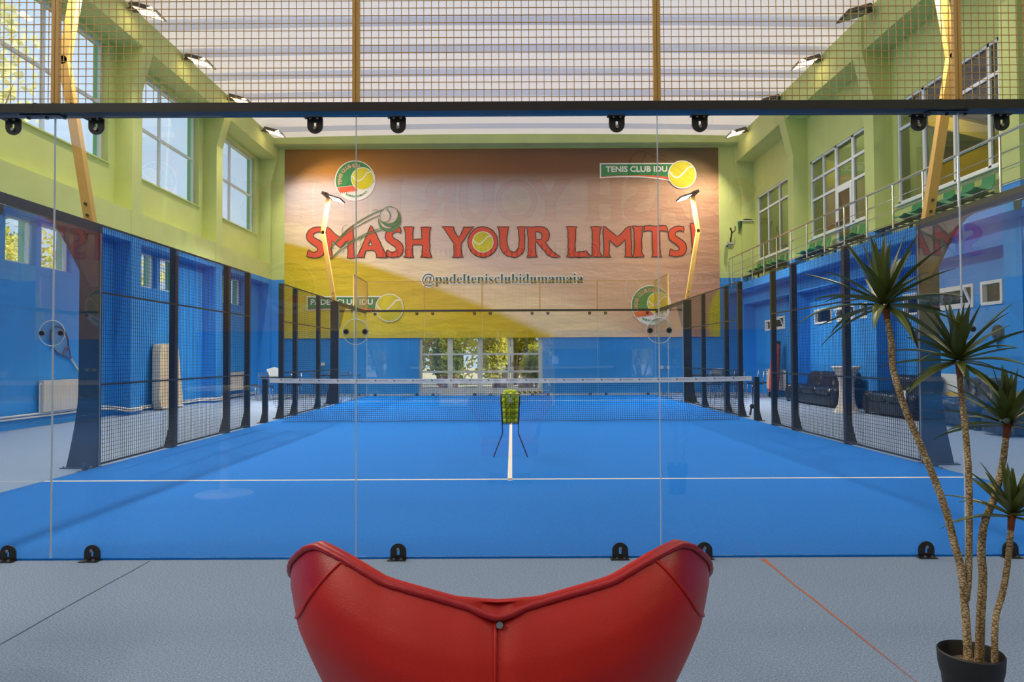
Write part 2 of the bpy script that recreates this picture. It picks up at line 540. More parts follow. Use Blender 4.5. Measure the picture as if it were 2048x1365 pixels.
for k, h in enumerate(LW_LO):
    y0, y1, z0, z1 = h
    x = -9.55
    r = thing('window_%d' % nW, 'small window low in the blue left wall, %s from the far wall' % (ORD[k] if k < 12 else 'later'), 'window', (x, (y0 + y1) / 2, z0), kind='structure'); nW += 1
    b = MB(); t = .045
    for (a0, a1, c0, c1) in ((y0, y1, z0, z0 + t), (y0, y1, z1 - t, z1), (y0, y0 + t, z0 + t, z1 - t), (y1 - t, y1, z0 + t, z1 - t)):
        b.box(x - .05, x + .02, a0, a1, c0, c1)
    b.build('window_frame', M_white, r)
    b = MB(); b.box(x - .02, x - .014, y0 + .02, y1 - .02, z0 + .02, z1 - .02)
    b.build('pane', M_wglass, r)
    b = MB(); b.box(x - .18, x - .06, y1 - .015, y1 + .004, z0, z1)
    b.build('outer_reveal', M_greenshade, r)

# right wall
RW_UP = [(17.45, 21.45, 4.87, 7.22), (13.15, 16.8, 4.87, 7.22), (14.2, 15.1, 3.94, 4.87), (8.42, 11.93, 4.87, 7.26),
         (2.9, 6.9, 4.87, 7.22), (-2.0, 2.2, 4.87, 7.22)]
RW_LO = [(20.2, 20.75, 2.24, 2.62), (18.95, 19.95, 2.24, 2.68), (15.45, 16.6, 2.28, 2.72), (14.1, 15.15, 2.28, 2.70), (13.35, 13.8, 2.3, 2.7),
         (10.9, 11.75, 2.24, 2.74), (9.25, 10.4, 2.27, 2.74), (8.42, 9.03, 2.28, 2.74)]
grid_wall('x', XR, 9.4, (Y0, Y1 + .3, 0, 9.7), RW_UP + RW_LO, 3.93, 'wall_right', [M_blue, M_green])
struct(bpy.data.objects['wall_right'], 'long right wall, blue below the balcony and green above it', 'wall')
b = MB(); b.box(8.15, XR, Y0, Y1, 3.68, 3.93)
struct(b.build('balcony', M_blue), 'blue balcony slab running along the right wall', 'balcony')
b = MB(); b.box(8.67, XR, Y0, Y1, 3.27, 3.68)
struct(b.build('beam', M_blue), 'blue beam under the balcony slab on the right wall', 'beam')

def pane_grid(n, lab, y0, y1, z0, z1, vx, hz, x=9.16, glass=None, door=None):
    r = thing('window_%d' % n, lab, 'window', (x, (y0 + y1) / 2, z0), kind='structure')
    t = .06
    b = MB()
    b.box(x - .04, x + .04, y0, y1, z1 - t, z1); b.box(x - .04, x + .04, y0, y0 + t, z0, z1); b.box(x - .04, x + .04, y1 - t, y1, z0, z1)
    b.box(x - .04, x + .04, y0, y1, z0, z0 + t)
    for (yv, tv) in vx: b.box(x - .04, x + .04, yv - tv / 2, yv + tv / 2, z0, z1)
    for z in hz: b.box(x - .035, x + .035, y0, y1, z - .035, z + .035)
    b.build('window_frame', M_white, r)
    b = MB(); b.box(x + .0, x + .008, y0 + .02, y1 - .02, z0 + .02, z1 - .02)
    b.build('pane', glass or M_dglass, r)
    b = MB(); b.box(9.02, 9.12, y0 - .03, y1 + .03, z0 - .06, z0 - .02)
    b.build('window_sill', M_white, r)
    return r
pane_grid(nW, 'white grid window above the balcony, farthest from the glass', 17.45, 21.45, 4.87, 7.22, [(20.42, .06), (19.36, .06), (18.4, .06)], [6.62]); nW += 1
pane_grid(nW, 'white grid window above the balcony with a door in it', 13.15, 16.8, 4.87, 7.22, [(15.95, .06), (15.14, .12), (14.16, .12)], [6.62, 6.02]); nW += 1
pane_grid(nW, 'large white window above the balcony, nearest to the glass', 8.42, 11.93, 4.87, 7.26, [(10.9, .09), (9.82, .06), (8.75, .08)], [6.62]); nW += 1
for (a0, a1) in ((2.9, 6.9), (-2.0, 2.2)):
    pane_grid(nW, 'white grid window above the balcony beside the camera, outside the frame', a0, a1, 4.87, 7.22, [((a0 + a1) / 2, .06)], [6.62]); nW += 1
r = thing('door_2', 'white balcony door with a pink pane in the grid window', 'door', (9.16, 14.65, 3.94), kind='structure')
b = MB()
for (a0, a1, c0, c1) in ((14.2, 14.32, 3.94, 5.98), (14.98, 15.1, 3.94, 5.98), (14.32, 14.98, 5.86, 5.98), (14.32, 14.98, 3.94, 4.5)):
    b.box(9.1, 9.15, a0, a1, c0, c1)
b.build('door_leaf', M_white, r)
b = MB(); b.box(9.12, 9.128, 14.32, 14.98, 4.5, 5.86); b.build('pane', M_dglass, r)
b = MB(); b.box(9.05, 9.1, 15.0, 15.03, 4.9, 5.05); b.build('door_handle', M_steel, r)
# dim gallery behind the balcony windows
b = MB()
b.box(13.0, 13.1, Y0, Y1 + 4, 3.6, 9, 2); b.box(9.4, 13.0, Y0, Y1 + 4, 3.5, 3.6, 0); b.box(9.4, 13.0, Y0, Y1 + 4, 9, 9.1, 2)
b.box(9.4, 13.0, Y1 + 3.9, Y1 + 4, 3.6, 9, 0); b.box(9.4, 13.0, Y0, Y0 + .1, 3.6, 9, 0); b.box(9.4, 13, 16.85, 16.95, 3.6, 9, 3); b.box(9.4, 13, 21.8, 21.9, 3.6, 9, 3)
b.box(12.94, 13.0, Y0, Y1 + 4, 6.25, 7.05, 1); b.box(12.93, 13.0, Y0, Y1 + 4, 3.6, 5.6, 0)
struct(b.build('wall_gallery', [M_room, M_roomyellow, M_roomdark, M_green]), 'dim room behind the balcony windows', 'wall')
for (y0, y1, z0, z1) in ((11.5, 16.7, 6.1, 8.6), (17.2, 21.6, 6.1, 8.4)):
    b = MB(); b.bar((12.4, y0, z0), (12.4, y1, z1), .3, .35)
    struct(b.build('beam', M_roomyellow), 'yellow sloping soffit behind the balcony window at %d metres' % int(y1), 'beam')
rl = bpy.data.lights.new('gallery_fill', 'POINT'); rl.energy = 150; rl.shadow_soft_size = .3  # unseen fill light, added to brighten the room behind the windows
for yy in (10, 15, 19):
    o = bpy.data.objects.new('gallery_fill', rl); COL.objects.link(o); o.location = (11.2, yy, 8.2)

low_labels = ['small white window under the balcony by the far corner', 'white window with a tilted sash above the orange bag',
              'white window over the far sofa, behind the wire mesh', 'white window with tilted sash right of the fence post',
              'narrow white window behind the tallest yucca crown', 'white window beside the tall end post of the fence',
              'white window with open tilted sash left of the square one', 'square white window nearest to the camera under the balcony']
for k, (y0, y1, z0, z1) in enumerate(RW_LO):
    x = 9.14
    r = thing('window_%d' % nW, low_labels[k], 'window', (x, (y0 + y1) / 2, z0), kind='structure'); nW += 1
    b = MB(); t = .06
    for (a0, a1, c0, c1) in ((y0, y1, z0, z0 + t), (y0, y1, z1 - t, z1), (y0, y0 + t, z0 + t, z1 - t), (y1 - t, y1, z0 + t, z1 - t)):
        b.box(x - .07, x + .03, a0, a1, c0, c1)
    b.build('window_frame', M_white, r)
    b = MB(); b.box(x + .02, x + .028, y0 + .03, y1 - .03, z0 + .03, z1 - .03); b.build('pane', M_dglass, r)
    if k in (1, 3, 6):
        b = MB(); dz = z1 - z0
        tl = lambda z: x - .02 - (z - z0) * .42
        for (a0, a1) in ((y0 + .07, y0 + .12), (y1 - .12, y1 - .07)):
            b.bar((tl(z0 + .06), (a0 + a1) / 2, z0 + .06), (tl(z1 - .09), (a0 + a1) / 2, z1 - .09), .05, .03)
        b.bar((tl(z1 - .09), y0 + .07, z1 - .09), (tl(z1 - .09), y1 - .07, z1 - .09), .04, .05)
        b.bar((tl(z0 + .08), y0 + .07, z0 + .08), (tl(z0 + .08), y1 - .07, z0 + .08), .04, .05)
        b.build('tilted_sash', M_white, r)
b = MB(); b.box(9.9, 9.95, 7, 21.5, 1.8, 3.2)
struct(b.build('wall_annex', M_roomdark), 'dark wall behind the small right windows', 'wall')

# far wall with glazed doors
DX0, DX1 = -3.47, 1.17
grid_wall('y', Y1, Y1 + .3, (XL, XR, 0, 9.7), [(DX0, DX1, 0, 2.5)], 4.29, 'wall_far', [M_blue, M_green])
struct(bpy.data.objects['wall_far'], 'far end wall, blue below and green above, behind the banner', 'wall')
r = thing('door_1', 'glazed double door in the far wall opening onto the garden', 'door', (-1.15, Y1 + .1, 0), kind='structure')
b = MB()
ya, yb = Y1 + .06, Y1 + .14
for (a0, a1) in ((-3.47, -3.34), (-2.39, -2.20), (-1.265, -1.08), (1.02, 1.17)):
    b.box(a0, a1, ya, yb, 0, 2.5)
b.box(-.14, -.04, ya, yb, 0, 2.5); b.box(-.02, .084, ya - .01, yb, 0, 2.5)
for (z0, z1) in ((1.43, 1.50), (.77, .85), (0.0, .2), (2.42, 2.5)):
    b.box(-3.34, 1.02, ya + .01, yb - .01, z0, z1)
b.build('door_frame', mat('door frame paint', (196, 198, 196), .5), r)
b = MB(); b.box(-3.4, 1.1, Y1 + .095, Y1 + .1, .1, 2.45); b.build('pane', M_wglass, r)
b = MB(); b.box(.03, .06, Y1 - .02, Y1 + .05, 1.0, 1.16); b.build('door_handle', M_steel, r)
b = MB(); b.box(-.017, 1.1, 21.86, 21.98, 0, .075)
tag(b.build('threshold_strip', M_hazard), 'yellow and black striped strip on the floor at the far door', 'threshold')

# rear wall (behind the camera, mirrored in the glass)
grid_wall('y', Y0 - .3, Y0, (XL, XR, 0, 9.7), [(-2.0, 1.22, 0, 2.15), (-4.05, -3.45, .8, 1.55), (3.35, 3.95, .8, 1.55)], 4.29, 'wall_rear', [M_blue, M_green])
struct(bpy.data.objects['wall_rear'], 'end wall behind the camera, mirrored faintly in the glass', 'wall')
r = thing('door_3', 'glazed garden door behind the camera, mirrored in the glass', 'door', (-.4, Y0 - .15, 0), kind='structure')
b = MB()
for x in (-2.0, -1.2, -.4, .42, 1.16): b.box(x, x + .06, Y0 - .2, Y0 - .12, 0, 2.15)
b.box(-2, 1.22, Y0 - .2, Y0 - .12, 2.09, 2.15); b.box(-2, 1.22, Y0 - .2, Y0 - .12, 0, .08)
b.build('door_frame', M_white, r)
b = MB(); b.box(-1.97, 1.2, Y0 - .165, Y0 - .16, .05, 2.12); b.build('pane', M_wglass, r)

# outside ground
b = MB(); b.box(-60, 60, Y1 + .3, 90, -.12, -.02); b.box(-60, 60, -60, Y0 - .3, -.12, -.02); b.box(-60, -9.76, Y0 - .3, Y1 + .3, -.12, -.02)
struct(b.build('ground', M_paving), 'pale sunlit paving outside the hall', 'ground')
#@@PART2

# ------------------------------------------------------------------ banner with its printed art
def banner_material():
    M = mat('printed banner cloth', (200, 160, 120), .7)
    nt = M.node_tree; b = nt.nodes['Principled BSDF']; L = nt.links
    tc = nt.nodes.new('ShaderNodeTexCoord')
    sp = nt.nodes.new('ShaderNodeSeparateXYZ'); L.new(tc.outputs['Object'], sp.inputs[0])
    def mth(op, a, bb=None, c=None):
        n = nt.nodes.new('ShaderNodeMath'); n.operation = op
        for i, q in enumerate((a, bb, c)):
            if q is None: continue
            if isinstance(q, (int, float)): n.inputs[i].default_value = q
            else: L.new(q, n.inputs[i])
        return n.outputs[0]
    X, Z = sp.outputs[0], sp.outputs[2]
    def ramp(fac, stops):
        r = nt.nodes.new('ShaderNodeValToRGB')
        e = r.color_ramp.elements
        while len(e) < len(stops): e.new(.5)
        for q, (p, c) in zip(e, stops):
            q.position = p; q.color = (*lin(c), 1)
        L.new(fac, r.inputs[0]); return r.outputs[0]
    def mix(fac, a, c):
        n = nt.nodes.new('ShaderNodeMix'); n.data_type = 'RGBA'
        L.new(fac, n.inputs[0]); L.new(a, n.inputs[6]); L.new(c, n.inputs[7]); return n.outputs[2]
    def smooth(v, lo, hi):
        n = nt.nodes.new('ShaderNodeMapRange'); n.interpolation_type = 'SMOOTHSTEP'
        n.inputs[1].default_value = lo; n.inputs[2].default_value = hi
        L.new(v, n.inputs[0]); return n.outputs[0]
    U = mth('MULTIPLY_ADD', X, 1 / 16.33, .5)                  # 0..1 left to right
    brown = ramp(U, [(0, (130, 88, 14)), (.1, (182, 116, 18)), (.3, (150, 90, 16)), (.55, (122, 66, 8)), (.8, (104, 60, 4)), (.93, (92, 72, 14)), (1, (106, 72, 18))])
    low = ramp(U, [(0, (222, 190, 168)), (.25, (216, 190, 176)), (.6, (212, 178, 156)), (.85, (208, 160, 128)), (1, (190, 138, 110))])
    # lilac-grey band just under the brown
    grey = ramp(U, [(0, (202, 182, 178)), (.45, (186, 172, 170)), (.75, (196, 158, 128)), (1, (200, 150, 112))])
    base = mix(smooth(Z, .6, 1.9), low, grey)
    base = mix(smooth(Z, 1.95, 2.75), base, brown)
    # big soft yellow sweep: z below a curve
    x = mth('ADD', X, 8.165)
    cz = mth('MULTIPLY_ADD', mth('MULTIPLY', x, x), -.012, mth('MULTIPLY_ADD', x, -.245, -.02))
    d = mth('SUBTRACT', Z, cz)
    wid = mth('MULTIPLY_ADD', x, .055, .55)
    dn = mth('DIVIDE', d, wid)
    cream = nt.nodes.new('ShaderNodeRGB'); cream.outputs[0].default_value = (*lin((234, 206, 168)), 1)
    base = mix(smooth(dn, 2.0, 1.0), base, cream.outputs[0])
    yel = ramp(mth('MULTIPLY_ADD', d, -.22, .0), [(0, (204, 170, 6)), (.35, (214, 188, 24)), (1, (206, 196, 62))])
    base = mix(smooth(dn, .35, -.05), base, yel)
    # second ball in the bottom right corner
    dx = mth('SUBTRACT', X, 9.6); dz = mth('ADD', Z, 2.95)
    rr = mth('SQRT', mth('ADD', mth('MULTIPLY', dx, dx), mth('MULTIPLY', dz, dz)))
    y2 = nt.nodes.new('ShaderNodeRGB'); y2.outputs[0].default_value = (*lin((214, 200, 10)), 1)
    base = mix(smooth(rr, 1.98, 1.8), base, y2.outputs[0])
    n = nt.nodes.new('ShaderNodeTexNoise'); n.inputs['Scale'].default_value = 1.4; n.inputs['Detail'].default_value = 4
    mp = nt.nodes.new('ShaderNodeMapping'); mp.inputs['Scale'].default_value = (.45, 1, 1.7); mp.inputs['Rotation'].default_value = (0, .5, 0)
    L.new(tc.outputs['Object'], mp.inputs[0]); L.new(mp.outputs[0], n.inputs['Vector'])
    bp = nt.nodes.new('ShaderNodeBump'); bp.inputs['Strength'].default_value = .25; bp.inputs['Distance'].default_value = .25
    L.new(n.outputs['Fac'], bp.inputs['Height']); L.new(bp.outputs[0], b.inputs['Normal'])
    L.new(base, b.inputs['Base Color'])
    return M
M_banner = banner_material()
A_red = mat('print red', (214, 70, 38), .7); A_dark = mat('print dark outline', (64, 40, 26), .7)
A_white = mat('print white', (232, 224, 214), .7); A_green = mat('print green', (34, 124, 62), .7)
A_yel = mat('print ball yellow', (206, 190, 16), .7, noise=.25, nscale=1.2); A_dkgreen = mat('print dark green', (36, 84, 66), .7)
A_swoosh = mat('print olive green', (84, 116, 72), .7); A_orange = mat('print orange red', (222, 92, 52), .7)
A_salmon = mat('print salmon', (226, 150, 128), .7)
BCX, BCZ = -.335, 5.645          # banner centre
BX, BZ = 8.165, 3.565

def bpt(px, py):                 # photo frame -> metres on the banner, relative to its centre (measured affine map)
    return (-8.502 + (px - 570) * .018860 + (py - 298) * .00006 - BCX, 9.244 - (px - 570) * .000084 - (py - 298) * .018868 - BCZ)

class Art:
    def __init__(s): s.b = MB()
    def poly(s, loops, mi, layer):
        y = -.008 - .004 * layer
        tris = tessellate_polygon([[Vector((u, v, 0)) for u, v in lp] for lp in loops])
        flat = [p for lp in loops for p in lp]
        s.b.add([(u, y, v) for u, v in flat], [tuple(t) for t in tris], mi)
    def ribbon(s, pts, w, mi, layer, closed=False):
        y = -.008 - .004 * layer
        n = len(pts)
        vs = []
        for i in range(n):
            a = Vector(pts[(i - 1) % n] if closed or i else pts[0]); c = Vector(pts[(i + 1) % n] if closed or i < n - 1 else pts[-1])
            d = (c - a); d = d.normalized() if d.length else Vector((1, 0))
            nn = Vector((-d.y, d.x))
            ww = w[i] if isinstance(w, (list, tuple)) else w
            p = Vector(pts[i])
            vs += [(p.x + nn.x * ww / 2, y, p.y + nn.y * ww / 2), (p.x - nn.x * ww / 2, y, p.y - nn.y * ww / 2)]
        fs = []
        for i in range(n if closed else n - 1):
            j = (i + 1) % n
            fs.append((2 * i, 2 * i + 1, 2 * j + 1, 2 * j))
        s.b.add(vs, fs, mi)
    def text(s, body, x0, x1, z0, z1, mi, layer, offset=0., xf=None):
        """fit a text into a box (metres); xf maps (u,v) for arc text"""
        vs, fs = text2d(body, offset)
        if not vs: return
        xs = [v[0] for v in vs]; zs = [v[1] for v in vs]
        a0, a1, c0, c1 = min(xs), max(xs), min(zs), max(zs)
        y = -.008 - .004 * layer
        out = []
        for u, v in vs:
            p = (x0 + (u - a0) / (a1 - a0) * (x1 - x0), z0 + (v - c0) / (c1 - c0) * (z1 - z0))
            if xf: p = xf(*p)
            out.append((p[0], y, p[1]))
        s.b.add(out, fs, mi)
    def build(s, name, mats, parent):
        o = s.b.build(name, mats, None, fix=False)
        o.parent = parent
        return o

_tc = {}
def text2d(body, offset=0.):
    key = (body, offset)
    if key in _tc: return _tc[key]
    cu = bpy.data.curves.new('lettering', 'FONT')
    cu.body = body; cu.offset = offset; cu.resolution_u = 3
    o = bpy.data.objects.new('lettering', cu); COL.objects.link(o)
    bpy.context.view_layer.update()
    dg = bpy.context.evaluated_depsgraph_get()
    me = o.evaluated_get(dg).to_mesh()
    vs = [(v.co.x, v.co.y) for v in me.vertices]; fs = [tuple(p.vertices) for p in me.polygons]
    o.evaluated_get(dg).to_mesh_clear()
    bpy.data.objects.remove(o); bpy.data.curves.remove(cu)
    _tc[key] = (vs, fs)
    return vs, fs

def circ(c, r, n=40, a0=0, a1=2 * PI):
    full = abs(a1 - a0 - 2 * PI) < 1e-6
    k = n if full else n + 1
    return [(c[0] + r * math.cos(a0 + (a1 - a0) * i / n), c[1] + r * math.sin(a0 + (a1 - a0) * i / n)) for i in range(k)]
def clip(poly, fn):              # keep fn(p) >= 0 (half plane)
    out = []
    for i in range(len(poly)):
        p, q = poly[i], poly[(i + 1) % len(poly)]
        fp, fq = fn(p), fn(q)
        if fp >= 0: out.append(p)
        if (fp >= 0) != (fq >= 0):
            t = fp / (fp - fq)
            out.append((p[0] + (q[0] - p[0]) * t, p[1] + (q[1] - p[1]) * t))
    return out
def rough(lp, amp, step=.09):
    out = []
    rnd = random.Random(len(lp) * 13 + int(lp[0][0] * 100))
    for i in range(len(lp)):
        a, c = Vector(lp[i]), Vector(lp[(i + 1) % len(lp)])
        n = max(1, int((c - a).length / step))
        for k in range(n):
            p = a.lerp(c, k / n)
            j = amp if k else amp * .5
            out.append((p.x + rnd.uniform(-j, j), p.y + rnd.uniform(-j, j)))
    return out
def smooth_loop(pts, k=3):
    out = []; n = len(pts)
    for i in range(n):
        p0, p1, p2, p3 = (Vector(pts[(i + j) % n]) for j in (-1, 0, 1, 2))
        for q in range(k):
            t = q / k
            out.append(tuple(.5 * ((2 * p1) + (-p0 + p2) * t + (2 * p0 - 5 * p1 + 4 * p2 - p3) * t * t + (-p0 + 3 * p1 - 3 * p2 + p3) * t ** 3)))
    return out
def smooth_path(pts, k=5):
    out = []; n = len(pts)
    g = lambda i: Vector(pts[max(0, min(n - 1, i))])
    for i in range(n - 1):
        p0, p1, p2, p3 = g(i - 1), g(i), g(i + 1), g(i + 2)
        for q in range(k):
            t = q / k
            out.append(tuple(.5 * ((2 * p1) + (-p0 + p2) * t + (2 * p0 - 5 * p1 + 4 * p2 - p3) * t * t + (-p0 + 3 * p1 - 3 * p2 + p3) * t ** 3)))
    out.append(tuple(pts[-1]))
    return out

banner = thing('banner', 'huge brown, pink and yellow banner with red slogan covering the far wall', 'banner', (BCX, Y1 - .03, BCZ))
b = MB()
nx, nz = 40, 18
vs = []; fs = []
for j in range(nz + 1):
    for i in range(nx + 1):
        vs.append((-BX + 2 * BX * i / nx, 0, -BZ + 2 * BZ * j / nz))
for j in range(nz):
    for i in range(nx):
        q = j * (nx + 1) + i
        fs.append((q, q + 1, q + nx + 2, q + nx + 1))
b.add(vs, fs)
o = b.build('cloth', M_banner, None, fix=False); o.parent = banner

# slogan letters, traced
GS = [(1790, 175), (1720, 168), (1650, 185), (1595, 220), (1570, 265), (1565, 310), (1580, 360), (1620, 400), (1680, 440), (1715, 470), (1725, 505), (1715, 525), (1680, 535), (1640, 530), (1600, 502), (1585, 520), (1572, 600), (1620, 610), (1690, 618), (1760, 605), (1800, 575), (1825, 530), (1830, 490), (1820, 430), (1780, 385), (1720, 345), (1675, 315), (1665, 285), (1680, 260), (1715, 240), (1755, 240), (1790, 268), (1795, 220)]
GM = [(620, 172), (660, 190), (720, 240), (780, 295), (820, 325), (865, 295), (920, 235), (980, 180), (1018, 168), (1022, 300), (1026, 450), (1026, 590), (1045, 625), (925, 625), (940, 590), (940, 372), (900, 405), (870, 440), (820, 475), (780, 445), (740, 405), (705, 375), (705, 590), (722, 625), (605, 625), (620, 590), (625, 450), (618, 300)]
GI = [(430, 178), (597, 180), (575, 215), (565, 400), (570, 570), (600, 610), (590, 625), (430, 625), (450, 590), (460, 400), (455, 225)]
GA = [(968, 285), (990, 310), (1030, 390), (1080, 490), (1140, 620), (1190, 720), (1190, 730), (1040, 730), (1045, 700), (1030, 650), (1000, 632), (900, 632), (880, 690), (878, 725), (755, 728), (790, 690), (840, 590), (920, 390)]
GAh = [(955, 480), (985, 565), (925, 565)]
GH = [(1405, 310), (1555, 308), (1545, 340), (1535, 400), (1535, 475), (1660, 472), (1662, 400), (1655, 340), (1645, 310), (1790, 310), (1770, 350), (1765, 450), (1765, 650), (1795, 725), (1640, 725), (1665, 690), (1668, 570), (1650, 550), (1540, 550), (1532, 600), (1535, 690), (1555, 725), (1410, 725), (1435, 690), (1440, 600), (1438, 400), (1425, 340)]
GY = [(20, 180), (200, 185), (195, 225), (225, 280), (262, 335), (300, 290), (335, 220), (340, 185), (495, 180), (440, 230), (360, 350), (310, 420), (300, 480), (310, 600), (340, 630), (170, 630), (195, 600), (200, 430), (130, 330), (60, 215)]
GU = [(825, 180), (1002, 182), (985, 215), (970, 330), (975, 450), (1005, 520), (1040, 550), (1075, 550), (1110, 525), (1135, 490), (1150, 350), (1140, 225), (1115, 182), (1240, 182), (1225, 240), (1228, 350), (1225, 500), (1200, 565), (1130, 620), (1060, 632), (980, 615), (910, 560), (870, 490), (860, 300), (850, 215)]
GR = [(1245, 182), (1350, 185), (1410, 178), (1500, 183), (1550, 210), (1585, 260), (1590, 300), (1580, 360), (1530, 410), (1570, 470), (1640, 550), (1700, 590), (1750, 625), (1620, 628), (1555, 590), (1480, 500), (1420, 420), (1390, 385), (1385, 470), (1390, 590), (1418, 628), (1255, 628), (1275, 590), (1280, 400), (1265, 215)]
GRh = [(1388, 255), (1420, 250), (1460, 270), (1480, 310), (1470, 360), (1388, 368)]
GL = [(75, 178), (238, 180), (220, 215), (210, 400), (210, 555), (270, 550), (340, 540), (365, 530), (390, 570), (430, 610), (420, 625), (75, 625), (100, 590), (105, 400), (100, 215)]
GT = [(1225, 165), (1400, 168), (1535, 165), (1550, 210), (1560, 265), (1530, 245), (1460, 238), (1445, 240), (1440, 400), (1445, 590), (1472, 622), (1315, 622), (1335, 590), (1335, 400), (1330, 245), (1300, 238), (1240, 240), (1210, 262), (1212, 240)]
GX = [(1885, 135), (1990, 128), (1985, 250), (1960, 485), (1910, 490), (1900, 300)]
def fit(g, box, holes=()):
    xs = [p[0] for p in g]; ys = [p[1] for p in g]
    f = lambda p: (box[0] + (p[0] - min(xs)) / (max(xs) - min(xs)) * (box[2] - box[0]), box[1] + (p[1] - min(ys)) / (max(ys) - min(ys)) * (box[3] - box[1]))
    return [[f(p) for p in q] for q in (g, *holes)]
cS = lambda p: (600 + p[0] / 6.827, 410 + p[1] / 6.827)
cY = lambda p: (880 + p[0] / 7.314, 430 + p[1] / 7.314)
cL = lambda p: (1120 + p[0] / 7.314, 430 + p[1] / 7.314)
ident = lambda p: p
SLOGAN = [
    (fit(GS, (90, 308, 345, 732)), cS), (fit(GM, (345, 303, 752, 730)), cS), ([GA, GAh], cS), (fit(GS, (1160, 312, 1410, 728)), cS), ([GH], cS),
    ([GY], cY), ([[(618 + 218 * math.cos(t * PI / 18), 405 + 225 * math.sin(t * PI / 18)) for t in range(36)]], cY), ([GU], cY), ([GR, GRh], cY),
    ([GL], cL), ([GI], cL), ([GM], cL), (fit(GI, (1038, 172, 1212, 625)), cL), ([GT], cL), ([GS], cL), ([GX], cL),
    ([[(1938 + 40 * math.cos(t * PI / 8), 550 + 42 * math.sin(t * PI / 8)) for t in range(16)]], cL)]
art = Art()
for loops, fn in SLOGAN:
    lp = [rough([bpt(*fn(p)) for p in q], .014) for q in loops]
    art.poly(lp, 0, 1)
    for q in lp: art.ribbon(q, .034, 1, 2, closed=True)
art.build('slogan', [A_red, A_dark], banner)

def ball_art(art, c, r, layer):
    art.poly([circ(c, r)], 0, layer); art.poly([circ(c, r * .93)], 1, layer + 1)
    sc = smooth_path([(c[0] - r * .92, c[1] + r * .25), (c[0] - r * .62, c[1] - r * .12), (c[0] - r * .28, c[1] - r * .2), (c[0] + r * .1, c[1] + r * .12), (c[0] + r * .45, c[1] + r * .5), (c[0] + r * .74, c[1] + r * .55)])
    art.ribbon(sc, r * .1, 0, layer + 2)
art = Art(); ball_art(art, bpt(880 + 618 / 7.314, 430 + 405 / 7.314), .40, 3); art.build('slogan_ball', [A_white, A_yel], banner)

# handle line in a serif face with a pale halo
hx0, hz0 = bpt(843.5, 574); hx1, hz1 = bpt(1163.5, 547)
bold = ''.join(chr(0x1d41a + ord(ch) - 97) if ch.isalpha() else ch for ch in '@padeltenisclubidumamaia')
art = Art()
art.text(bold, hx0 - .05, hx1 + .05, hz0 - .05, hz1 + .05, 0, 1, offset=.05)
art.text(bold, hx0, hx1, hz0, hz1, 1, 2, offset=-.004)
art.build('handle_line', [A_white, A_dkgreen], banner)

def round_logo(c, r, words):
    art = Art()
    P = lambda u, v: (c[0] + u * r, c[1] + v * r)
    art.poly([circ(c, r)], 0, 1)
    inner = circ(c, r * .95, 60)
    art.poly([clip(inner, lambda p: (p[1] - c[1]) / r + .22 - .12 * (p[0] - c[0]) / r)], 1, 2)
    red = clip(clip(inner, lambda p: -((p[1] - c[1]) / r + .24 - .12 * (p[0] - c[0]) / r)), lambda p: (p[1] - c[1]) / r + .5 - .14 * (p[0] - c[0]) / r)
    red = clip(red, lambda p: .12 - (p[0] - c[0]) / r)
    art.poly([red], 2, 2)
    for k in range(9):
        u = -.74 + k * .1
        art.poly([[P(u, -.60 + .14 * u + .1), P(u + .06, -.6 + .14 * u + .1), P(u + .03, -.66 + .14 * u + .1)]], 2, 2)
    bc = (c[0] + r * .37, c[1] + r * .09)
    art.poly([circ(bc, r * .57)], 0, 3); art.poly([circ(bc, r * .53)], 3, 4)
    R = r * .53
    art.ribbon(smooth_path([(bc[0] - R * .92, bc[1] + R * .25), (bc[0] - R * .62, bc[1] - R * .12), (bc[0] - R * .28, bc[1] - R * .2), (bc[0] + R * .1, bc[1] + R * .12), (bc[0] + R * .45, bc[1] + R * .55), (bc[0] + R * .8, bc[1] + R * .62)]), R * .1, 0, 5)
    def arc(th0, th1, r0, r1, flip):
        def f(u, v):
            t = th0 + (th1 - th0) * u
            q = (r0 + (r1 - r0) * v) * r
            return (c[0] + q * math.cos(t), c[1] + q * math.sin(t))
        return f
    art.text(words, 0, 1, 0, 1, 4, 3, offset=.03, xf=arc(math.radians(197), math.radians(72), .66, .84, 0))
    art.text('MAMAIA ROMANIA', 0, 1, 0, 1, 1, 3, offset=.01, xf=arc(math.radians(236), math.radians(318), .84, .72, 0))
    art.build('round_logo', [A_white, A_green, A_orange, A_yel, A_salmon], banner)
round_logo(bpt(710.4, 362.4), .765, 'TENIS CLUB IDU')
round_logo(bpt(1297.6, 610.9), .75, 'PADEL CLUB IDU')

def club_label(x0, x1, y0, y1, tx0, tx1, ty0, ty1, bc, words):
    art = Art()
    a = bpt(x0, y0); c = bpt(x1 + 14, y1)
    def shape(g, sag):
        top = [(a[0] + g, a[1] - g), (c[0], a[1] - g)]
        bot = [(c[0] - (c[0] - a[0] - g) * t, c[1] + g + sag * (4 * t * (1 - t)) * .5 - (1 - t) ** 3 * .18) for t in [i / 10 for i in range(11)]]
        return top + bot
    art.poly([shape(0, .1)], 0, 1)
    art.poly([shape(.045, .1)], 3, 2)
    g = shape(.045, .1)
    art.poly([g[:2] + [(p[0], p[1] + .02 + .09 * max(0, 1 - i / 7)) for i, p in enumerate(g[2:])]], 2, 3)
    q0 = bpt(tx0, ty1); q1 = bpt(tx1, ty0)
    art.text(words, q0[0], q1[0], q0[1], q1[1], 0, 4, offset=.03)
    ball_art(art, bpt(*bc), .535, 5)
    art.build('club_label', [A_white, A_yel, A_green, A_orange], banner)
club_label(1199, 1340, 327.5, 357, 1210.6, 1333.6, 333, 345.4, (1362.9, 350.3), 'TENIS CLUB IDU')
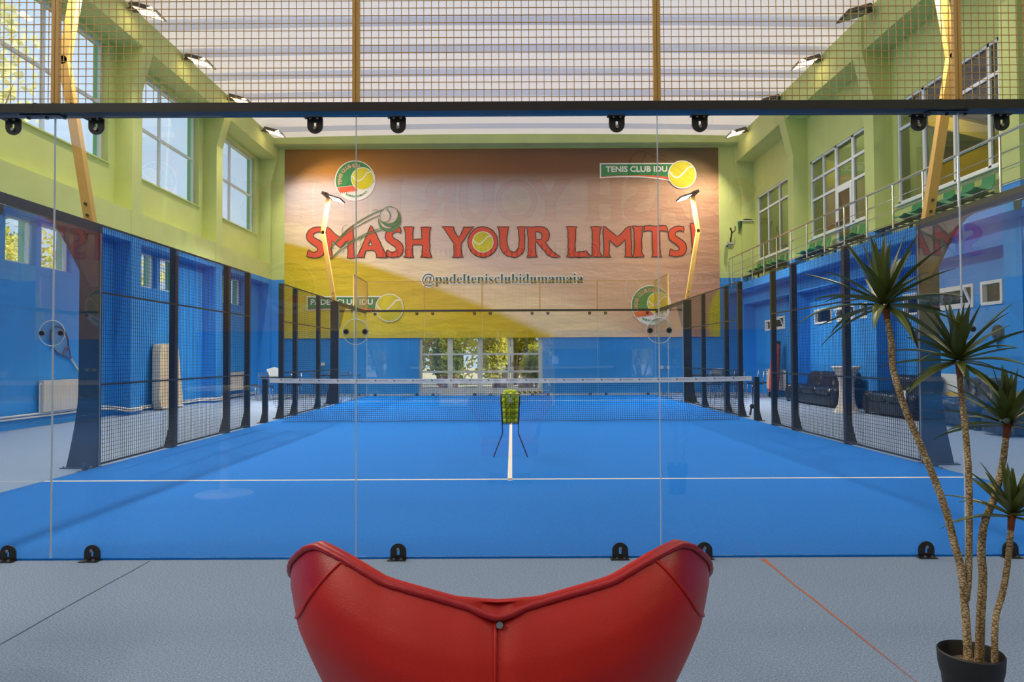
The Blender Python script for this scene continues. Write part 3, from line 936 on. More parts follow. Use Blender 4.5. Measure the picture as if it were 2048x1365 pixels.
club_label(614, 757, 593.5, 622, 622, 745.5, 599, 611, (778.3, 616.6), 'PADEL CLUB IDU')

art = Art()
q = lambda pts: smooth_path([bpt(*cS(p)) for p in pts])
for pts, w in (([(1130, 70), (950, 150), (760, 265), (620, 370), (480, 520), (380, 650)], .045), ([(1085, 150), (930, 220), (750, 325), (600, 430), (450, 570)], .035),
               ([(1110, 325), (960, 370), (800, 450), (650, 530), (500, 660), (415, 760)], .035), ([(1130, 345), (950, 400), (760, 490), (600, 600), (450, 720)], .045),
               ([(600, 440), (575, 380), (580, 330), (605, 295), (655, 280)], .02), ([(990, 90), (1020, 68), (1060, 80), (1075, 115)], .02),
               ([(840, 420), (845, 470), (810, 510)], .02), ([(820, 520), (830, 560), (770, 580)], .015), ([(600, 615), (600, 645), (575, 662)], .015),
               ([(440, 555), (450, 595), (490, 603)], .015), ([(1190, 45), (1195, 80), (1225, 120), (1228, 180), (1195, 235), (1140, 240)], .035)):
    sp = q(pts); n = len(sp)
    art.ribbon(sp, [w * (.45 + .55 * math.sin(PI * min(1, (i + 2) / (n + 2)) ** .8)) for i in range(n)], 0, 3)
for pts, w in (([(1066, 185), (1085, 270), (1130, 330), (1210, 352), (1290, 335), (1350, 280), (1378, 190)], .13), ([(1105, 215), (1150, 265), (1220, 285), (1300, 262), (1345, 200), (1350, 130), (1320, 80)], .15)):
    sp = q(pts); n = len(sp)
    art.ribbon(sp, [w * math.sin(PI * i / (n - 1)) + .01 for i in range(n)], 0, 3)
art.ribbon([bpt(*cS((1225 + 135 * math.cos(t * PI / 16), 165 + 135 * math.sin(t * PI / 16)))) for t in range(32)], .022, 0, 3, closed=True)
art.build('swoosh_ball', [A_swoosh], banner)

rb = dup(banner, (-.55, Y0 + .03, BCZ), 'copy of the slogan banner on the wall behind the camera, mirrored in glass', PI)

# ------------------------------------------------------------------ padel cage
def dplate(r, h):                # plate outline: flat foot, round top
    pts = [(-r, 0)] + [(r, 0)] + [(r * math.cos(t * PI / 12), h - r + r * math.sin(t * PI / 12)) for t in range(13)]
    return pts
def bracket(parent, x, y, z, up=1, axis='x', out=-1):
    """rounded clamp plate; axis = direction of the plate's width"""
    b = MB(); r = .052; h = .104
    slot = [(-.008, .03), (.008, .03), (.008, .062), (-.008, .062)]
    fn = (lambda u, v, d: (x + u, y + out * d, z + up * v)) if axis == 'x' else (lambda u, v, d: (x + out * d, y + u, z + up * v))
    pts = dplate(r, h)
    b.prism([pts, slot], fn, .008, .016)
    for s in (-1, 1):
        pass
    fp = (lambda u, d, v: fn(u, v, d))
    b.prism([[(-.066, .0), (.052, .0), (.052, .006), (-.066, .006)]], fn, .008, .06)
    br = b.build('bracket', M_black, parent)
    b = MB()
    b.tube([fn(0, .068, .016), fn(0, .068, .026)], .011, 8)
    b.build('bolt', M_steel, br)
    if y == 0 and axis == 'x':
        for s in (-.024, .022):
            b = MB(); c = fn(s, .006, .04); b.tube([c, (c[0], c[1], c[2] + up * .010)], .009, 8)
            b.build('bolt', M_steel, br)

def glass_panel(x0, x1, y0, y1, label, axis, out, br=True, z1=2.93):
    c = ((x0 + x1) / 2, (y0 + y1) / 2, 0)
    r = thing('glass_panel', label, 'glass panel', c)
    b = MB(); g = .0022
    if axis == 'x': b.box(x0 + g, x1 - g, y0 - .006, y0 + .006, .015, z1)
    else: b.box(x0 - .006, x0 + .006, y0 + g, y1 - g, .015, z1)
    b.build('pane', M_glass, r)
    for q in ((x0 + g, x1 - g) if axis == 'x' else (y0 + g, y1 - g)):
        b = MB()
        if axis == 'x': b.box(q - .0008, q + .0008, y0 - .0062, y0 + .0062, .015, z1)
        else: b.box(x0 - .0062, x0 + .0062, q - .0008, q + .0008, .015, z1)
        b.build('polished_edge', M_edge, r)
    if br:
        if axis == 'x':
            for x in (x0 + .28, x1 - .27):
                bracket(r, x, y0, .0, 1, 'x', out); bracket(r, x, y0, 2.91, -1, 'x', out)
        else:
            for y in (y0 + .28, y1 - .27):
                bracket(r, x0, y, .0, 1, 'y', out); bracket(r, x0, y, 2.85, -1, 'y', out)
    return r
fl = ['leftmost front', 'left front', 'middle front', 'right front', 'rightmost front']
for k in range(5):
    glass_panel(-5 + 2 * k, -3 + 2 * k, 0, 0, '%s clear glass panel of the court wall nearest the camera' % fl[k], 'x', -1)
for k in range(5):
    glass_panel(-5 + 2 * k, -3 + 2 * k, 20, 20, '%s clear glass panel in the far court wall under the banner' % ['leftmost', 'second', 'middle', 'fourth', 'rightmost'][k], 'x', 1)
for sx, nm in ((-5, 'left'), (5, 'right')):
    for y0, lab in ((0, 'clear side glass next to the front corner on the %s'), (2, 'clear side glass before the first %s fence post'), (16, 'clear side glass behind the last fence post on the %s'), (18, 'clear side glass in the far corner on the %s')):
        glass_panel(sx, sx, y0, y0 + 2, lab % nm, 'y', 1 if sx > 0 else -1, z1=2.86)

# beams on top of the glass
def joint(parent, x, y):
    b = MB()
    b.box(x - .1, x + .3, y - .03, y + .055, 3.0, 3.006); b.box(x - .13, x + .13, y - .03, y + .05, 2.934, 2.939)
    for dx in (-.04, .08, .2): 
        b.tube([(x + dx, y - .005, 3.006), (x + dx, y - .005, 3.02)], .012, 8); b.tube([(x + dx - .06, y + .02, 2.934), (x + dx - .06, y + .02, 2.922)], .012, 8)
    b.build('joint_plate', M_black, parent)
for (x0, x1, lab) in ((-5.05, -3.11, 'short black steel beam over the front glass at the left edge'), (-3.11, 3.02, 'long black steel beam across the top of the front glass'), (3.02, 5.05, 'short black steel beam over the front glass at the right edge')):
    r = thing('top_beam', lab, 'beam', ((x0 + x1) / 2, 0, 2.94))
    b = MB(); b.box(x0 + .001, x1 - .001, -.06, .06, 2.94, 3.0); b.build('box_section', M_black, r)
    if x0 < -4: joint(r, -3.09, 0)
    if 2 < x0: joint(r, 2.92, 0)
r = thing('top_beam', 'thin black beam along the top of the far glass wall', 'beam', (0, 20, 2.94))
b = MB(); b.box(-5.05, 5.05, 19.94, 20.06, 2.93, 3.0); b.build('box_section', M_black, r)
def gusset(sx, ya, s):           # curved plate from post down, in the side plane
    b = MB()
    pts = [(ya, 2.96), (ya, 2.2), (ya - s * .2, 2.2), (ya - s * .33, 2.34), (ya - s * .45, 2.47), (ya - s * .6, 2.63), (ya - s * .75, 2.76), (ya - s * .88, 2.835), (ya - s * 1.0, 2.86), (ya - s * 4.0, 2.86), (ya - s * 4.0, 2.98), (ya, 2.98)]
    b.prism([pts], lambda u, v, d: (d, u, v), sx + (.012 if sx > 0 else -.012), sx + (.05 if sx > 0 else -.05))
    return b
for sx, nm in ((-5, 'left'), (5, 'right')):
    for ya, s, wh in ((4, 1, 'near'), (16, -1, 'far')):
        o = gusset(sx, ya, s).build('side_beam', M_black)
        tag(o, 'black side beam with curved gusset over the %s %s side glass' % (wh, nm), 'beam')

# fence posts
def post(sx, y, label, wide=False, h=2.98):
    s = 1 if sx > 0 else -1
    r = thing('fence_post', label, 'fence post', (sx, y, 0))
    w, ft = (.235, .375) if wide else (.1, .17)
    zf = .95 if wide else .29
    pts = [(.0, .012), (ft, .012)] + [(w + (ft - w) * (1 - math.sin(t * PI / 12)) ** .9 if wide else w + (ft - w) * (1 - t / 6) ** 1.1, .012 + zf * t / 6) for t in range(1, 7)] + [(w, h), (0, h)]
    b = MB(); b.prism([pts], lambda u, v, d: (sx + s * (u + .009), d, v), y - .03, y + .03)
    b.build('upright', M_black, r)
    b = MB(); b.box(sx + s * .02, sx + s * (ft + .05), y - .09, y + .09, 0, .012)
    b.build('base_plate', M_black, r)
    for dx in (.06, ft + .02):
        for dy in (-.065, .065):
            b = MB(); b.tube([(sx + s * dx, y + dy, .012), (sx + s * dx, y + dy, .03)], .012, 6)
            b.build('bolt', M_steel, r)
    return r
PY = [4, 6, 8, 9, 11, 12, 14, 16]
pl = ['wide black end post with flared foot, nearest on the %s fence', 'slim black post after the first mesh bay on the %s fence', 'slim black post between two mesh bays, third on the %s fence',
      'black gate post just before the net on the %s side', 'black gate post just past the net on the %s side', 'slim black post second behind the net on the %s side',
      'slim black post third behind the net on the %s side', 'wide black end post farthest away on the %s fence']
for sx, nm in ((-5, 'left'), (5, 'right')):
    for k, y in enumerate(PY):
        post(sx, y, pl[k] % nm, wide=y in (4, 16))

# mesh panels
def wire_box(b, p0, p1, w):
    b.bar(p0, p1, w)
def side_panel(sx, y0, y1, label, z0=.03, z1=2.98):
    s = 1 if sx > 0 else -1
    r = thing('mesh_panel', label, 'mesh panel', (sx, (y0 + y1) / 2, 0))
    x = sx + s * .02
    b = MB()
    for z in (z0 + .012, 1.01, 2.14, z1 - .012): b.box(x - .012, x + .012, y0 + .032, y1 - .032, z - .012, z + .012)
    for y in (y0 + .043, y1 - .043): b.box(x - .01, x + .01, y - .01, y + .01, z0, z1)
    b.build('frame', M_black, r)
    b = MB(); t = .0021
    n = int(round((y1 - y0) / .05))
    for i in range(1, n):
        y = y0 + (y1 - y0) * i / n
        b.box(x - t, x + t, y - t, y + t, z0, z1)
    nz = int((z1 - z0) / .05)
    for i in range(1, nz):
        z = z0 + (z1 - z0) * i / nz
        b.box(x - t + s * .004, x + t + s * .004, y0 + .032, y1 - .032, z - t, z + t)
    b.build('wire_mesh', M_blackmesh, r, fix=False)
    return r
bays = [(4, 6, 'black mesh panel of the %s fence, first bay from the camera'), (6, 8, 'black mesh panel of the %s fence, second bay from the camera'), (8, 9, 'narrow black mesh panel before the gate gap on the %s'),
        (11, 12, 'narrow black mesh panel past the gate gap on the %s'), (12, 14, 'black mesh panel of the %s fence, second bay past the net'), (14, 16, 'black mesh panel of the %s fence, farthest bay')]
for sx, nm in ((-5, 'left'), (5, 'right')):
    for y0, y1, lab in bays: side_panel(sx, y0, y1, lab % nm)

def yellow_panel(p0, p1, label, posts=True, z0=3.0, z1=4.0):
    """upper mesh panel from p0 to p1 (x,y)"""
    p0, p1 = Vector((*p0, 0)), Vector((*p1, 0))
    d = (p1 - p0).normalized(); L = (p1 - p0).length
    nrm = Vector((d.y, -d.x, 0))
    r = thing('upper_mesh_panel', label, 'mesh panel', tuple((p0 + p1) / 2 + Vector((0, 0, z0))))
    P = lambda u, o, z: p0 + d * u + nrm * o + Vector((0, 0, z))
    b = MB()
    for u in (.013, L - .013):
        b.bar(P(u, 0, z0), P(u, 0, z1), .022, .03, upv=nrm)
    b.bar(P(.024, 0, z1 - .013), P(L - .024, 0, z1 - .013), .026, .026)
    b.build('frame', M_yellow, r)
    b = MB(); t = .0042
    n = int(round(L / .05))
    for i in range(1, n):
        u = L * i / n
        b.bar(P(u, 0, z0), P(u, 0, z1), t, t, upv=nrm)
    for i in range(1, int(round((z1 - z0) / .05))):
        z = z0 + .05 * i
        b.bar(P(.02, .005, z), P(L - .02, .005, z), t, t)
    b.build('wire_mesh', M_yellow, r, fix=False)
    return r
for k in range(5):
    yellow_panel((-5 + 2 * k, 0), (-3 + 2 * k, 0), '%s yellow wire panel above the front glass beam' % ['leftmost', 'second', 'middle', 'fourth', 'rightmost'][k])
for k in range(5):
    yellow_panel((-5 + 2 * k, 20), (-3 + 2 * k, 20), '%s yellow wire panel above the far glass wall' % ['leftmost', 'second', 'middle', 'fourth', 'rightmost'][k])
yellow_panel((-5.022, 18), (-5.022, 19.98), 'yellow wire panel returning along the left side at the far corner')
yellow_panel((5.022, 18), (5.022, 19.98), 'yellow wire panel returning along the right side at the far corner')

# clear discs over the glass seams
for k, x in enumerate((-3, -1, 1, 3)):
    r = thing('clear_disc', 'clear acrylic disc with two bolts on the %s front glass seam' % ['leftmost', 'second', 'third', 'rightmost'][k], 'disc', (x, -.01, 1.49))
    b = MB()
    b.tube([(x, -.008, 1.49), (x, -.014, 1.49)], .084, 40)
    b.build('disc_plate', M_wglass, r)
    b = MB(); pts = [(x + .084 * math.cos(2 * PI * i / 40), -.011, 1.49 + .084 * math.sin(2 * PI * i / 40)) for i in range(41)]
    b.tube(pts, .0022, 6); b.build('disc_rim', M_white, r, smooth=True)
    for dx in (-.062, .062):
        b = MB(); b.tube([(x + dx, -.014, 1.49), (x + dx, -.02, 1.49)], .02, 16, 0); b.tube([(x + dx, -.02, 1.49), (x + dx, -.026, 1.49)], .0135, 12, 1)
        b.build('bolt', [M_steel, M_black], r)

# light masts
def mast(sx, y, label):
    s = 1 if sx > 0 else -1
    r = thing('light_mast', label, 'light mast', (sx + s * .12, y, 2.9))
    b = MB()
    P = [(sx + s * .13, y, 2.99), (sx + s * .47, y, 5.0), (sx + s * .31, y, 6.0)]
    w = .10
    for a, c in zip(P, P[1:]): b.bar(a, c, .09, .11, upv=(s, 0, 0))
    b.tube([(P[1][0], y - .045, P[1][2]), (P[1][0], y + .045, P[1][2])], .054, 12)
    b.build('pole', M_yellow, r)
    b = MB()
    for z in (3.08, 3.22): b.tube([(sx + s * (.13 + (z - 2.99) * .17), y - .06, z), (sx + s * (.13 + (z - 2.99) * .17), y - .045, z)], .018, 8)
    b.build('bolt', M_black, r)
    for dy in (-.16, .16):
        b = MB(); a = Vector((sx + s * .44, y + dy, 6.1)); c = Vector((sx - s * .10, y + dy, 5.93))
        b.bar(a, c, .28, .045, upv=(0, 0, 1)); b.bar(a + Vector((0, 0, .03)), a + (c - a) * .3 + Vector((0, 0, .03)), .2, .06)
        h = b.build('lamp_head', M_house, r)
        b = MB(); d = (c - a); nz = Vector((d.z, 0, -d.x)).normalized()
        if nz.z > 0: nz = -nz
        off = nz * .026
        b.bar(a + d * .42 + off, a + d * .97 + off, .25, .008)
        b.build('lamp_lens', M_lens2, h)
        ld = bpy.data.lights.new('mast_light', 'AREA'); ld.energy = MAST_W if y > 10 else MAST_W * .16; ld.size = .25; ld.spread = math.radians(112); ld.color = (1, .95, .88)
        lo = bpy.data.objects.new('mast_light', ld); COL.objects.link(lo)
        lo.location = a + d * .7 + nz * .06
        lo.rotation_euler = nz.to_track_quat('-Z', 'Y').to_euler()
    b = MB(); b.bar((P[2][0], y - .3, 6.06), (P[2][0], y + .3, 6.06), .05, .05); b.build('cross_arm', M_house, r)
    return r
for sx, nm in ((-5, 'left'), (5, 'right')):
    mast(sx, 4, 'bent yellow light mast near the camera on the %s' % nm)
    mast(sx, 16, 'bent yellow light mast with lit twin lamps at the far %s' % nm)

# net
r = thing('net', 'black padel net with white top tape across the court', 'net', (0, 10, 0))
b = MB(); t = .0028
def ntop(x): return .855 + .03 * (x / 5) ** 4
def nedge(z): return 4.98 - .28 * (1 - z / .88) ** 2 if z < .8 else 4.98
n = 236
for i in range(n + 1):
    x = -4.9 + 9.8 * i / n
    sag = .02 * math.sin(x * 2.1) + .012 * math.sin(x * 5.3)
    pts = []
    for k in range(6):
        z = .03 + (ntop(x) - .03) * k / 5
        pts.append((x + sag * (1 - k / 5), 10 + .06 * math.sin(PI * k / 5) * .5, z))
    if abs(x) > 4.7: pts = pts[2:] if abs(x) > 4.82 else pts[1:]
    b.tube(pts, t, 4, caps=False)
nh = 21
for k in range(nh):
    f = k / nh
    pts = []
    z = .03 + .83 * f
    e = nedge(z)
    for i in range(25):
        x = -e + 2 * e * i / 24
        pts.append((x, 10 + .03 * math.sin(PI * f), .03 + (ntop(x) - .03) * f + .008 * math.sin(x * 3 + k * .2) * (1 - f)))
    b.tube(pts, t * (1.8 if k == 0 else 1), 4, caps=False)
b.build('net_mesh', M_net, r, fix=False)
b = MB(); vs = []; fs = []
n = 40
for i in range(n + 1):
    x = -4.96 + 9.92 * i / n; z = ntop(x)
    vs += [(x, 9.985, z - .06), (x, 9.985, z + .035), (x, 10.015, z + .035), (x, 10.015, z - .06)]
for i in range(n):
    for k in range(4):
        fs.append((4 * i + k, 4 * i + (k + 1) % 4, 4 * i + 4 + (k + 1) % 4, 4 * i + 4 + k))
fs += [(0, 1, 2, 3), (4 * n + 3, 4 * n + 2, 4 * n + 1, 4 * n)]
b.add(vs, fs); tp = b.build('tape', M_line, r)
b = MB()
x = -4.72
while x < 4.8:
    z = ntop(x)
    b.add([(x - .03, 9.9835, z + .02), (x - .012, 9.9835, z + .02), (x, 9.9835, z + .002), (x + .03, 9.9835, z + .022), (x + .004, 9.9835, z - .016), (x - .012, 9.9835, z - .01)], [(0, 1, 2, 5), (2, 3, 4, 5)], 0)
    for q in range(7): b.add([(x + .05 + .03 * q, 9.9835, z - .006), (x + .068 + .03 * q, 9.9835, z - .006), (x + .072 + .03 * q, 9.9835, z + .012), (x + .054 + .03 * q, 9.9835, z + .012)], [(0, 1, 2, 3)], 1)
    x += .388
b.build('tape_print', [A_dark, mat('tape print grey', (150, 146, 150), .8)], tp, fix=False)
for sx, nm in ((-5, 'left'), (5, 'right')):
    s = 1 if sx > 0 else -1
    r = thing('net_post', 'short black net post with flared foot on the %s side' % nm, 'net post', (sx, 10, 0))
    b = MB(); pts = [(0.01, .012), (.165, .012), (.135, .1), (.11, .22), (.11, .9), (.01, .9)]
    b.prism([pts], lambda u, v, d: (sx + s * u, d, v), 9.96, 10.04); b.build('upright', M_black, r)
    b = MB(); b.box(sx + s * .0, sx + s * .2, 9.9, 10.1, 0, .012); b.build('base_plate', M_black, r)
    if s > 0:
        b = MB(); b.sphere((4.95, 9.95, .3), .05, 8, 6); b.tube([(4.96, 9.95, .34), (4.97, 9.95, .8)], .008, 6); b.tube([(4.93, 9.94, .28), (4.9, 9.93, .12)], .02, 6); b.build('tension_cord', M_net, r)

# ------------------------------------------------------------------ ceiling floodlights
def flood(x, y, z, lit, label):
    s = 1 if x > 0 else -1
    r = thing('floodlight', label, 'floodlight', (x, y, z))
    tilt = math.radians(16) * s
    def R(u, v, w): return (x + u * math.cos(tilt) + w * math.sin(tilt), y + v, z - u * math.sin(tilt) * -1 * 1 + w * math.cos(tilt))
    b = MB()
    def rb(b, u0, u1, v0, v1, w0, w1):
        vs = [R(u0, v0, w0), R(u1, v0, w0), R(u1, v1, w0), R(u0, v1, w0), R(u0 * .8, v0 * .8, w1), R(u1 * .8, v0 * .8, w1), R(u1 * .8, v1 * .8, w1), R(u0 * .8, v1 * .8, w1)]
        b.add(vs, [(0, 3, 2, 1), (4, 5, 6, 7), (0, 1, 5, 4), (1, 2, 6, 5), (2, 3, 7, 6), (3, 0, 4, 7)])
    rb(b, -.34, .34, -.26, .26, 0, .12)
    b.box(x + s * .2, x + s * .38, y - .1, y + .1, z + .06, z + .17)
    b.build('housing', M_house, r)
    b = MB(); rb(b, -.27, .27, -.2, .2, -.008, -.001); b.build('lens', M_lens if lit else M_lens0, r)
    b = MB(); b.bar((x + s * .3, y, z + .1), (x + s * (.46 if s < 0 else .39 if any(c - .05 < y < c + .5 for c in COLS) else .445), y, z + .1), .05)
    b.build('bracket', M_house, r)
    if lit:
        ld = bpy.data.lights.new('flood_light', 'AREA'); ld.energy = CEIL_W * (1.0 if y > 7 else .5); ld.shape = 'RECTANGLE'; ld.size = .5; ld.size_y = .38; ld.spread = math.radians(125); ld.color = (1, .87, .70)
        lo = bpy.data.objects.new('flood_light', ld); COL.objects.link(lo)
        lo.location = (x - s * .02, y, z - .05)
        lo.rotation_euler = Vector((-s * .55, 0, -.83)).to_track_quat('-Z', 'Y').to_euler()
    return r
LYS = [20.2, 17.1, 14.2, 11.45, 8.5, 5.5, 2.5, -.5, -3.5, -6.5, -9.5, -12.5]
for k, y in enumerate(LYS):
    flood(-8.28, y, 9.26, y > -11, ('lit' if y > -11 else 'unlit') + ' ceiling floodlight on the left side, %s from the far wall' % ORD[k])
    flood(8.0, y + .2, 9.24, k % 2 == 0 and y > 0 or k == 9, '%s ceiling floodlight on the right side, %s from the far wall' % ('lit' if k % 2 == 0 and y > 0 or k == 9 else 'unlit', ORD[k]))

# ------------------------------------------------------------------ balcony railing and seats
r = thing('railing', 'stainless steel railing along the balcony on the right', 'railing', (8.18, 10, 3.93))
yy = 21.6
while yy > -3:
    b = MB(); b.tube([(8.18, yy, 3.93), (8.18, yy, 4.97)], .021, 10); b.tube([(8.18, yy, 3.93), (8.18, yy, 3.94)], .05, 12)
    b.build('post', M_chrome, r, smooth=40); yy -= 1.115
b = MB(); b.tube([(8.18, 21.95, 4.99), (8.18, -3.2, 4.99)], .026, 10); b.build('handrail', M_chrome, r, smooth=40)
for z in (4.68, 4.42, 4.16):
    b = MB(); b.tube([(8.18, 21.95, z), (8.18, -3.2, z)], .009, 6); b.build('rail', M_chrome, r)

def seat_mesh(y):
    r = thing('stadium_seat', 'x', 'seat', (8.75, y, 4.36))
    b = MB()
    prof = [(-.24, .015), (-.2, .03), (-.1, .0), (.0, -.01), (.08, .02), (.13, .1), (.16, .22), (.17, .3)]
    vs = []; fs = []
    W = [(-.20, .03), (-.13, .008), (0, 0), (.13, .008), (.20, .03)]
    for u, z in prof:
        for v, dz in W:
            k = 1 - .12 * max(0, z) / .3
            vs.append((8.75 + u, y + v * k, 4.36 + z + (dz if u < .05 else 0)))
    for i in range(len(prof) - 1):
        for j in range(4): fs.append((i * 5 + j, i * 5 + j + 1, i * 5 + j + 6, i * 5 + j + 5))
    b.add(vs, fs)
    vs2 = [(p[0] + .012, p[1], p[2] - .012) for p in vs]
    b.add(vs2, [tuple(reversed(f)) for f in fs])
    rim = [i * 5 for i in range(len(prof))] + [5 * (len(prof) - 1) + j for j in range(1, 5)] + [i * 5 + 4 for i in range(len(prof) - 2, -1, -1)] + [3, 2, 1]
    N = len(vs)
    b.add([], [])
    for a, c in zip(rim, rim[1:] + rim[:1]): b.f.append((a, c, c + N, a + N)); b.m.append(0)
    b.build('seat_shell', M_seat, r, smooth=50)
    b = MB(); b.box(8.66, 8.84, y - .06, y + .06, 4.31, 4.34); b.build('seat_mount', M_bench, r)
    return r
seat0 = None
def bench(y0, y1, label):
    r = thing('seat_rail', label, 'bench frame', (8.75, (y0 + y1) / 2, 3.93))
    b = MB(); b.box(8.68, 8.71, y0, y1, 4.28, 4.31); b.box(8.79, 8.82, y0, y1, 4.28, 4.31)
    for k in range(int((y1 - y0) / .3) + 1): b.box(8.6, 8.9, y0 + .3 * k, y0 + .3 * k + .02, 4.26, 4.28)
    b.build('rail_pair', M_bench, r)
    n = max(2, int((y1 - y0) / 1.3) + 1)
    for k in range(n):
        y = y0 + .25 + (y1 - y0 - .5) * k / (n - 1)
        b = MB(); b.bar((8.75, y, 3.94), (8.75, y, 4.27), .05); b.box(8.6, 8.9, y - .03, y + .03, 3.93, 3.945); b.build('leg', M_bench, r)
    return r
GRP = [(17.75, 22.0 - .1, [20.85, 20.3, 19.75, 19.2, 18.65, 18.1], 'under the farthest balcony window'), (15.0, 17.3, [16.3, 15.8, 15.25], 'left of the balcony door'),
       (12.75, 14.7, [13.75, 13.25], 'right of the balcony door'), (8.2, 12.2, [10.85, 10.3, 9.7, 9.1, 8.5], 'under the nearest balcony window')]
for y0, y1, ss, lab in GRP:
    bench(y0, y1, 'dark steel frame carrying the green seats ' + lab)
    for k, y in enumerate(ss):
        L = '%s green plastic seat from the far end, %s' % (ORD[k], lab)
        if seat0 is None:
            seat0 = seat_mesh(y); o = seat0
        else: o = dup(seat0, (8.75, y, 4.36))
        tag(o, L, 'seat', 'green plastic seats on the balcony')

# ------------------------------------------------------------------ left side things
def radiator(x, y0, y1, z0, z1, s, label):
    r = thing('radiator', label, 'radiator', (x, (y0 + y1) / 2, z0))
    b = MB(); xa, xb = x, x + s * .1
    b.box(xa, xb, y0, y1, z0, z1)
    n = int((y1 - y0) / .05)
    for k in range(n):
        y = y0 + .02 + k * .05
        b.box(xb, xb + s * .006, y, y + .03, z0 + .03, z1 - .04)
    b.build('panel', M_rad, r)
    b = MB(); b.box(xa, xb + s * .008, y0 - .01, y1 + .01, z1, z1 + .015); b.build('top_grille', M_rad, r)
    b = MB(); b.tube([(x + s * .05, y0 - .05, z1 - .05), (x + s * .05, y0 - .05, .27 if z0 > .2 else .1)], .014, 8); b.tube([(x + s * .05, y0 - .05, z1 - .05), (x + s * .05, y0 + .02, z1 - .05)], .014, 8); b.build('feed_pipe', M_pipe, r)
    return r
radiator(-9.36, 9.45, 11.2, .28, .89, 1, 'cream panel radiator under the racket on the left wall')
radiator(-9.36, 19.0, 20.4, .27, .87, 1, 'cream radiator behind the chairs in the far left corner')
radiator(9.06, 18.8, 20.35, .2, .88, -1, 'cream radiator behind the orange bag on the right wall')
for k, dz in enumerate((0, .055)):
    pts = [(-9.33, 6.5, .20 + dz), (-9.33, 11.5, .2 + dz), (-9.3, 12.0, .16 + dz), (-8.95, 12.06, .1 + dz), (-8.95, 12.62, .1 + dz), (-9.3, 12.7, .08 + dz), (-9.33, 16.8, .08 + dz), (-8.95, 16.9, .08 + dz), (-8.95, 17.5, .07 + dz), (-9.3, 17.6, .07 + dz), (-9.3, 21.6, .07 + dz)]
    b = MB(); b.tube(pts, .02, 8); tag(b.build('heating_pipe', M_pipe, smooth=True), '%s of two cream heating pipes along the foot of the left wall' % ('lower', 'upper')[k], 'pipe')

# tennis racket on the left wall
r = thing('tennis_racket', 'tennis racket hanging askew on the blue left wall', 'racket', (-9.36, 10.1, 1.7))
ang = math.radians(46)
def rk(u, v, d=0.):      # u across, v along (head up); plane of the wall
    c, s_ = math.cos(ang), math.sin(ang)
    return (-9.36 + d, 10.08 + u * c - v * s_, 1.72 + u * s_ * 1 + v * c)
b = MB(); b.tube([rk(.25 * math.cos(t * PI / 24), .33 * math.sin(t * PI / 24)) for t in range(-12, 37)], .017, 8); b.build('head_frame', M_purple, r, smooth=True)
b = MB()
b.tube([rk(-.15, -.27), rk(-.05, -.45), rk(0, -.56)], .014, 6); b.tube([rk(.15, -.27), rk(.05, -.45), rk(0, -.56)], .014, 6); b.tube([rk(-.13, -.29), rk(0, -.25), rk(.13, -.29)], .012, 6)
b.build('throat', M_darkred, r, smooth=True)
b = MB()
for k in range(-6, 7):
    u = k * .036; h = .33 * math.sqrt(max(0, 1 - (u / .25) ** 2)); b.tube([rk(u, -h), rk(u, h)], .0016, 4)
for k in range(-8, 9):
    v = k * .037; h = .25 * math.sqrt(max(0, 1 - (v / .33) ** 2)); b.tube([rk(-h, v), rk(h, v)], .0016, 4)
b.build('strings', M_grip, r)
b = MB(); b.tube([rk(0, -.54), rk(0, -.96)], .019, 8); b.build('grip', M_grip, r)

# beige padded panel
r = thing('padded_panel', 'tall beige padded panel with rounded top leaning by the left wall', 'panel', (-9.1, 14.3, 0))
b = MB()
pts = [(13.8, .03), (14.9, .03), (14.93, .9), (14.86, 1.62), (14.7, 1.72), (14.05, 1.72), (13.86, 1.6), (13.78, .9)]
b.prism([smooth_loop(pts, 3)], lambda u, v, d: (d + .05 * (1 - v), u, v), -9.3, -9.1); b.build('cover', M_cream, r, smooth=40)
b = MB(); b.tube([(-9.03, 13.78, .06), (-9.03, 14.95, .06)], .02, 8); b.build('base_bar', M_white, r)

# ------------------------------------------------------------------ cafe chairs and tables
def cafe_chair(label, x, y, rz):
    r = thing('cafe_chair', label, 'chair', (0, 0, 0), 'steel chairs by the far walls')
    b = MB(); b.prism([smooth_loop([(-.19, -.19), (.19, -.19), (.2, .17), (-.2, .17)], 4)], lambda u, v, d: (u, v, d), .44, .475); b.build('seat', M_black, r)
    for sx in (-1, 1):
        b = MB(); b.tube([(sx * .19, -.22, 0), (sx * .17, -.17, .44), (sx * .17, -.2, .66), (sx * .165, -.24, .88)], .011, 8); b.build('leg', M_chrome, r, smooth=True)
        b = MB(); b.tube([(sx * .19, .2, 0), (sx * .17, .16, .44)], .011, 8); b.build('leg', M_chrome, r, smooth=True)
    b = MB()
    for z in (.70, .79, .87): b.bar((-.165, -.205 - (z - .66) * .18, z), (.165, -.205 - (z - .66) * .18, z), .012, .035)
    b.build('backrest', M_chrome, r)
    r.location = (x, y, 0); r.rotation_euler = (0, 0, rz)
    return r
def cafe_table(label, x, y, w, d, h=.74):
    r = thing('cafe_table', label, 'table', (x, y, 0))
    b = MB(); b.box(x - w / 2, x + w / 2, y - d / 2, y + d / 2, h - .03, h); b.build('tabletop', M_bench, r)
    for sx in (-1, 1):
        for sy in (-1, 1):
            b = MB(); b.tube([(x + sx * (w / 2 - .06), y + sy * (d / 2 - .06), 0), (x + sx * (w / 2 - .06), y + sy * (d / 2 - .06), h - .03)], .016, 8); b.build('leg', M_chrome, r)
    return r
cafe_table('dark table with a white bowl in the far right corner', 6.75, 18.9, 1.7, .75)
cafe_table('dark table among the chairs in the far left corner', -7.55, 18.6, 1.0, .7)
cafe_table('dark table against the far wall left of the glass door', -6.2, 20.9, 1.5, .7)
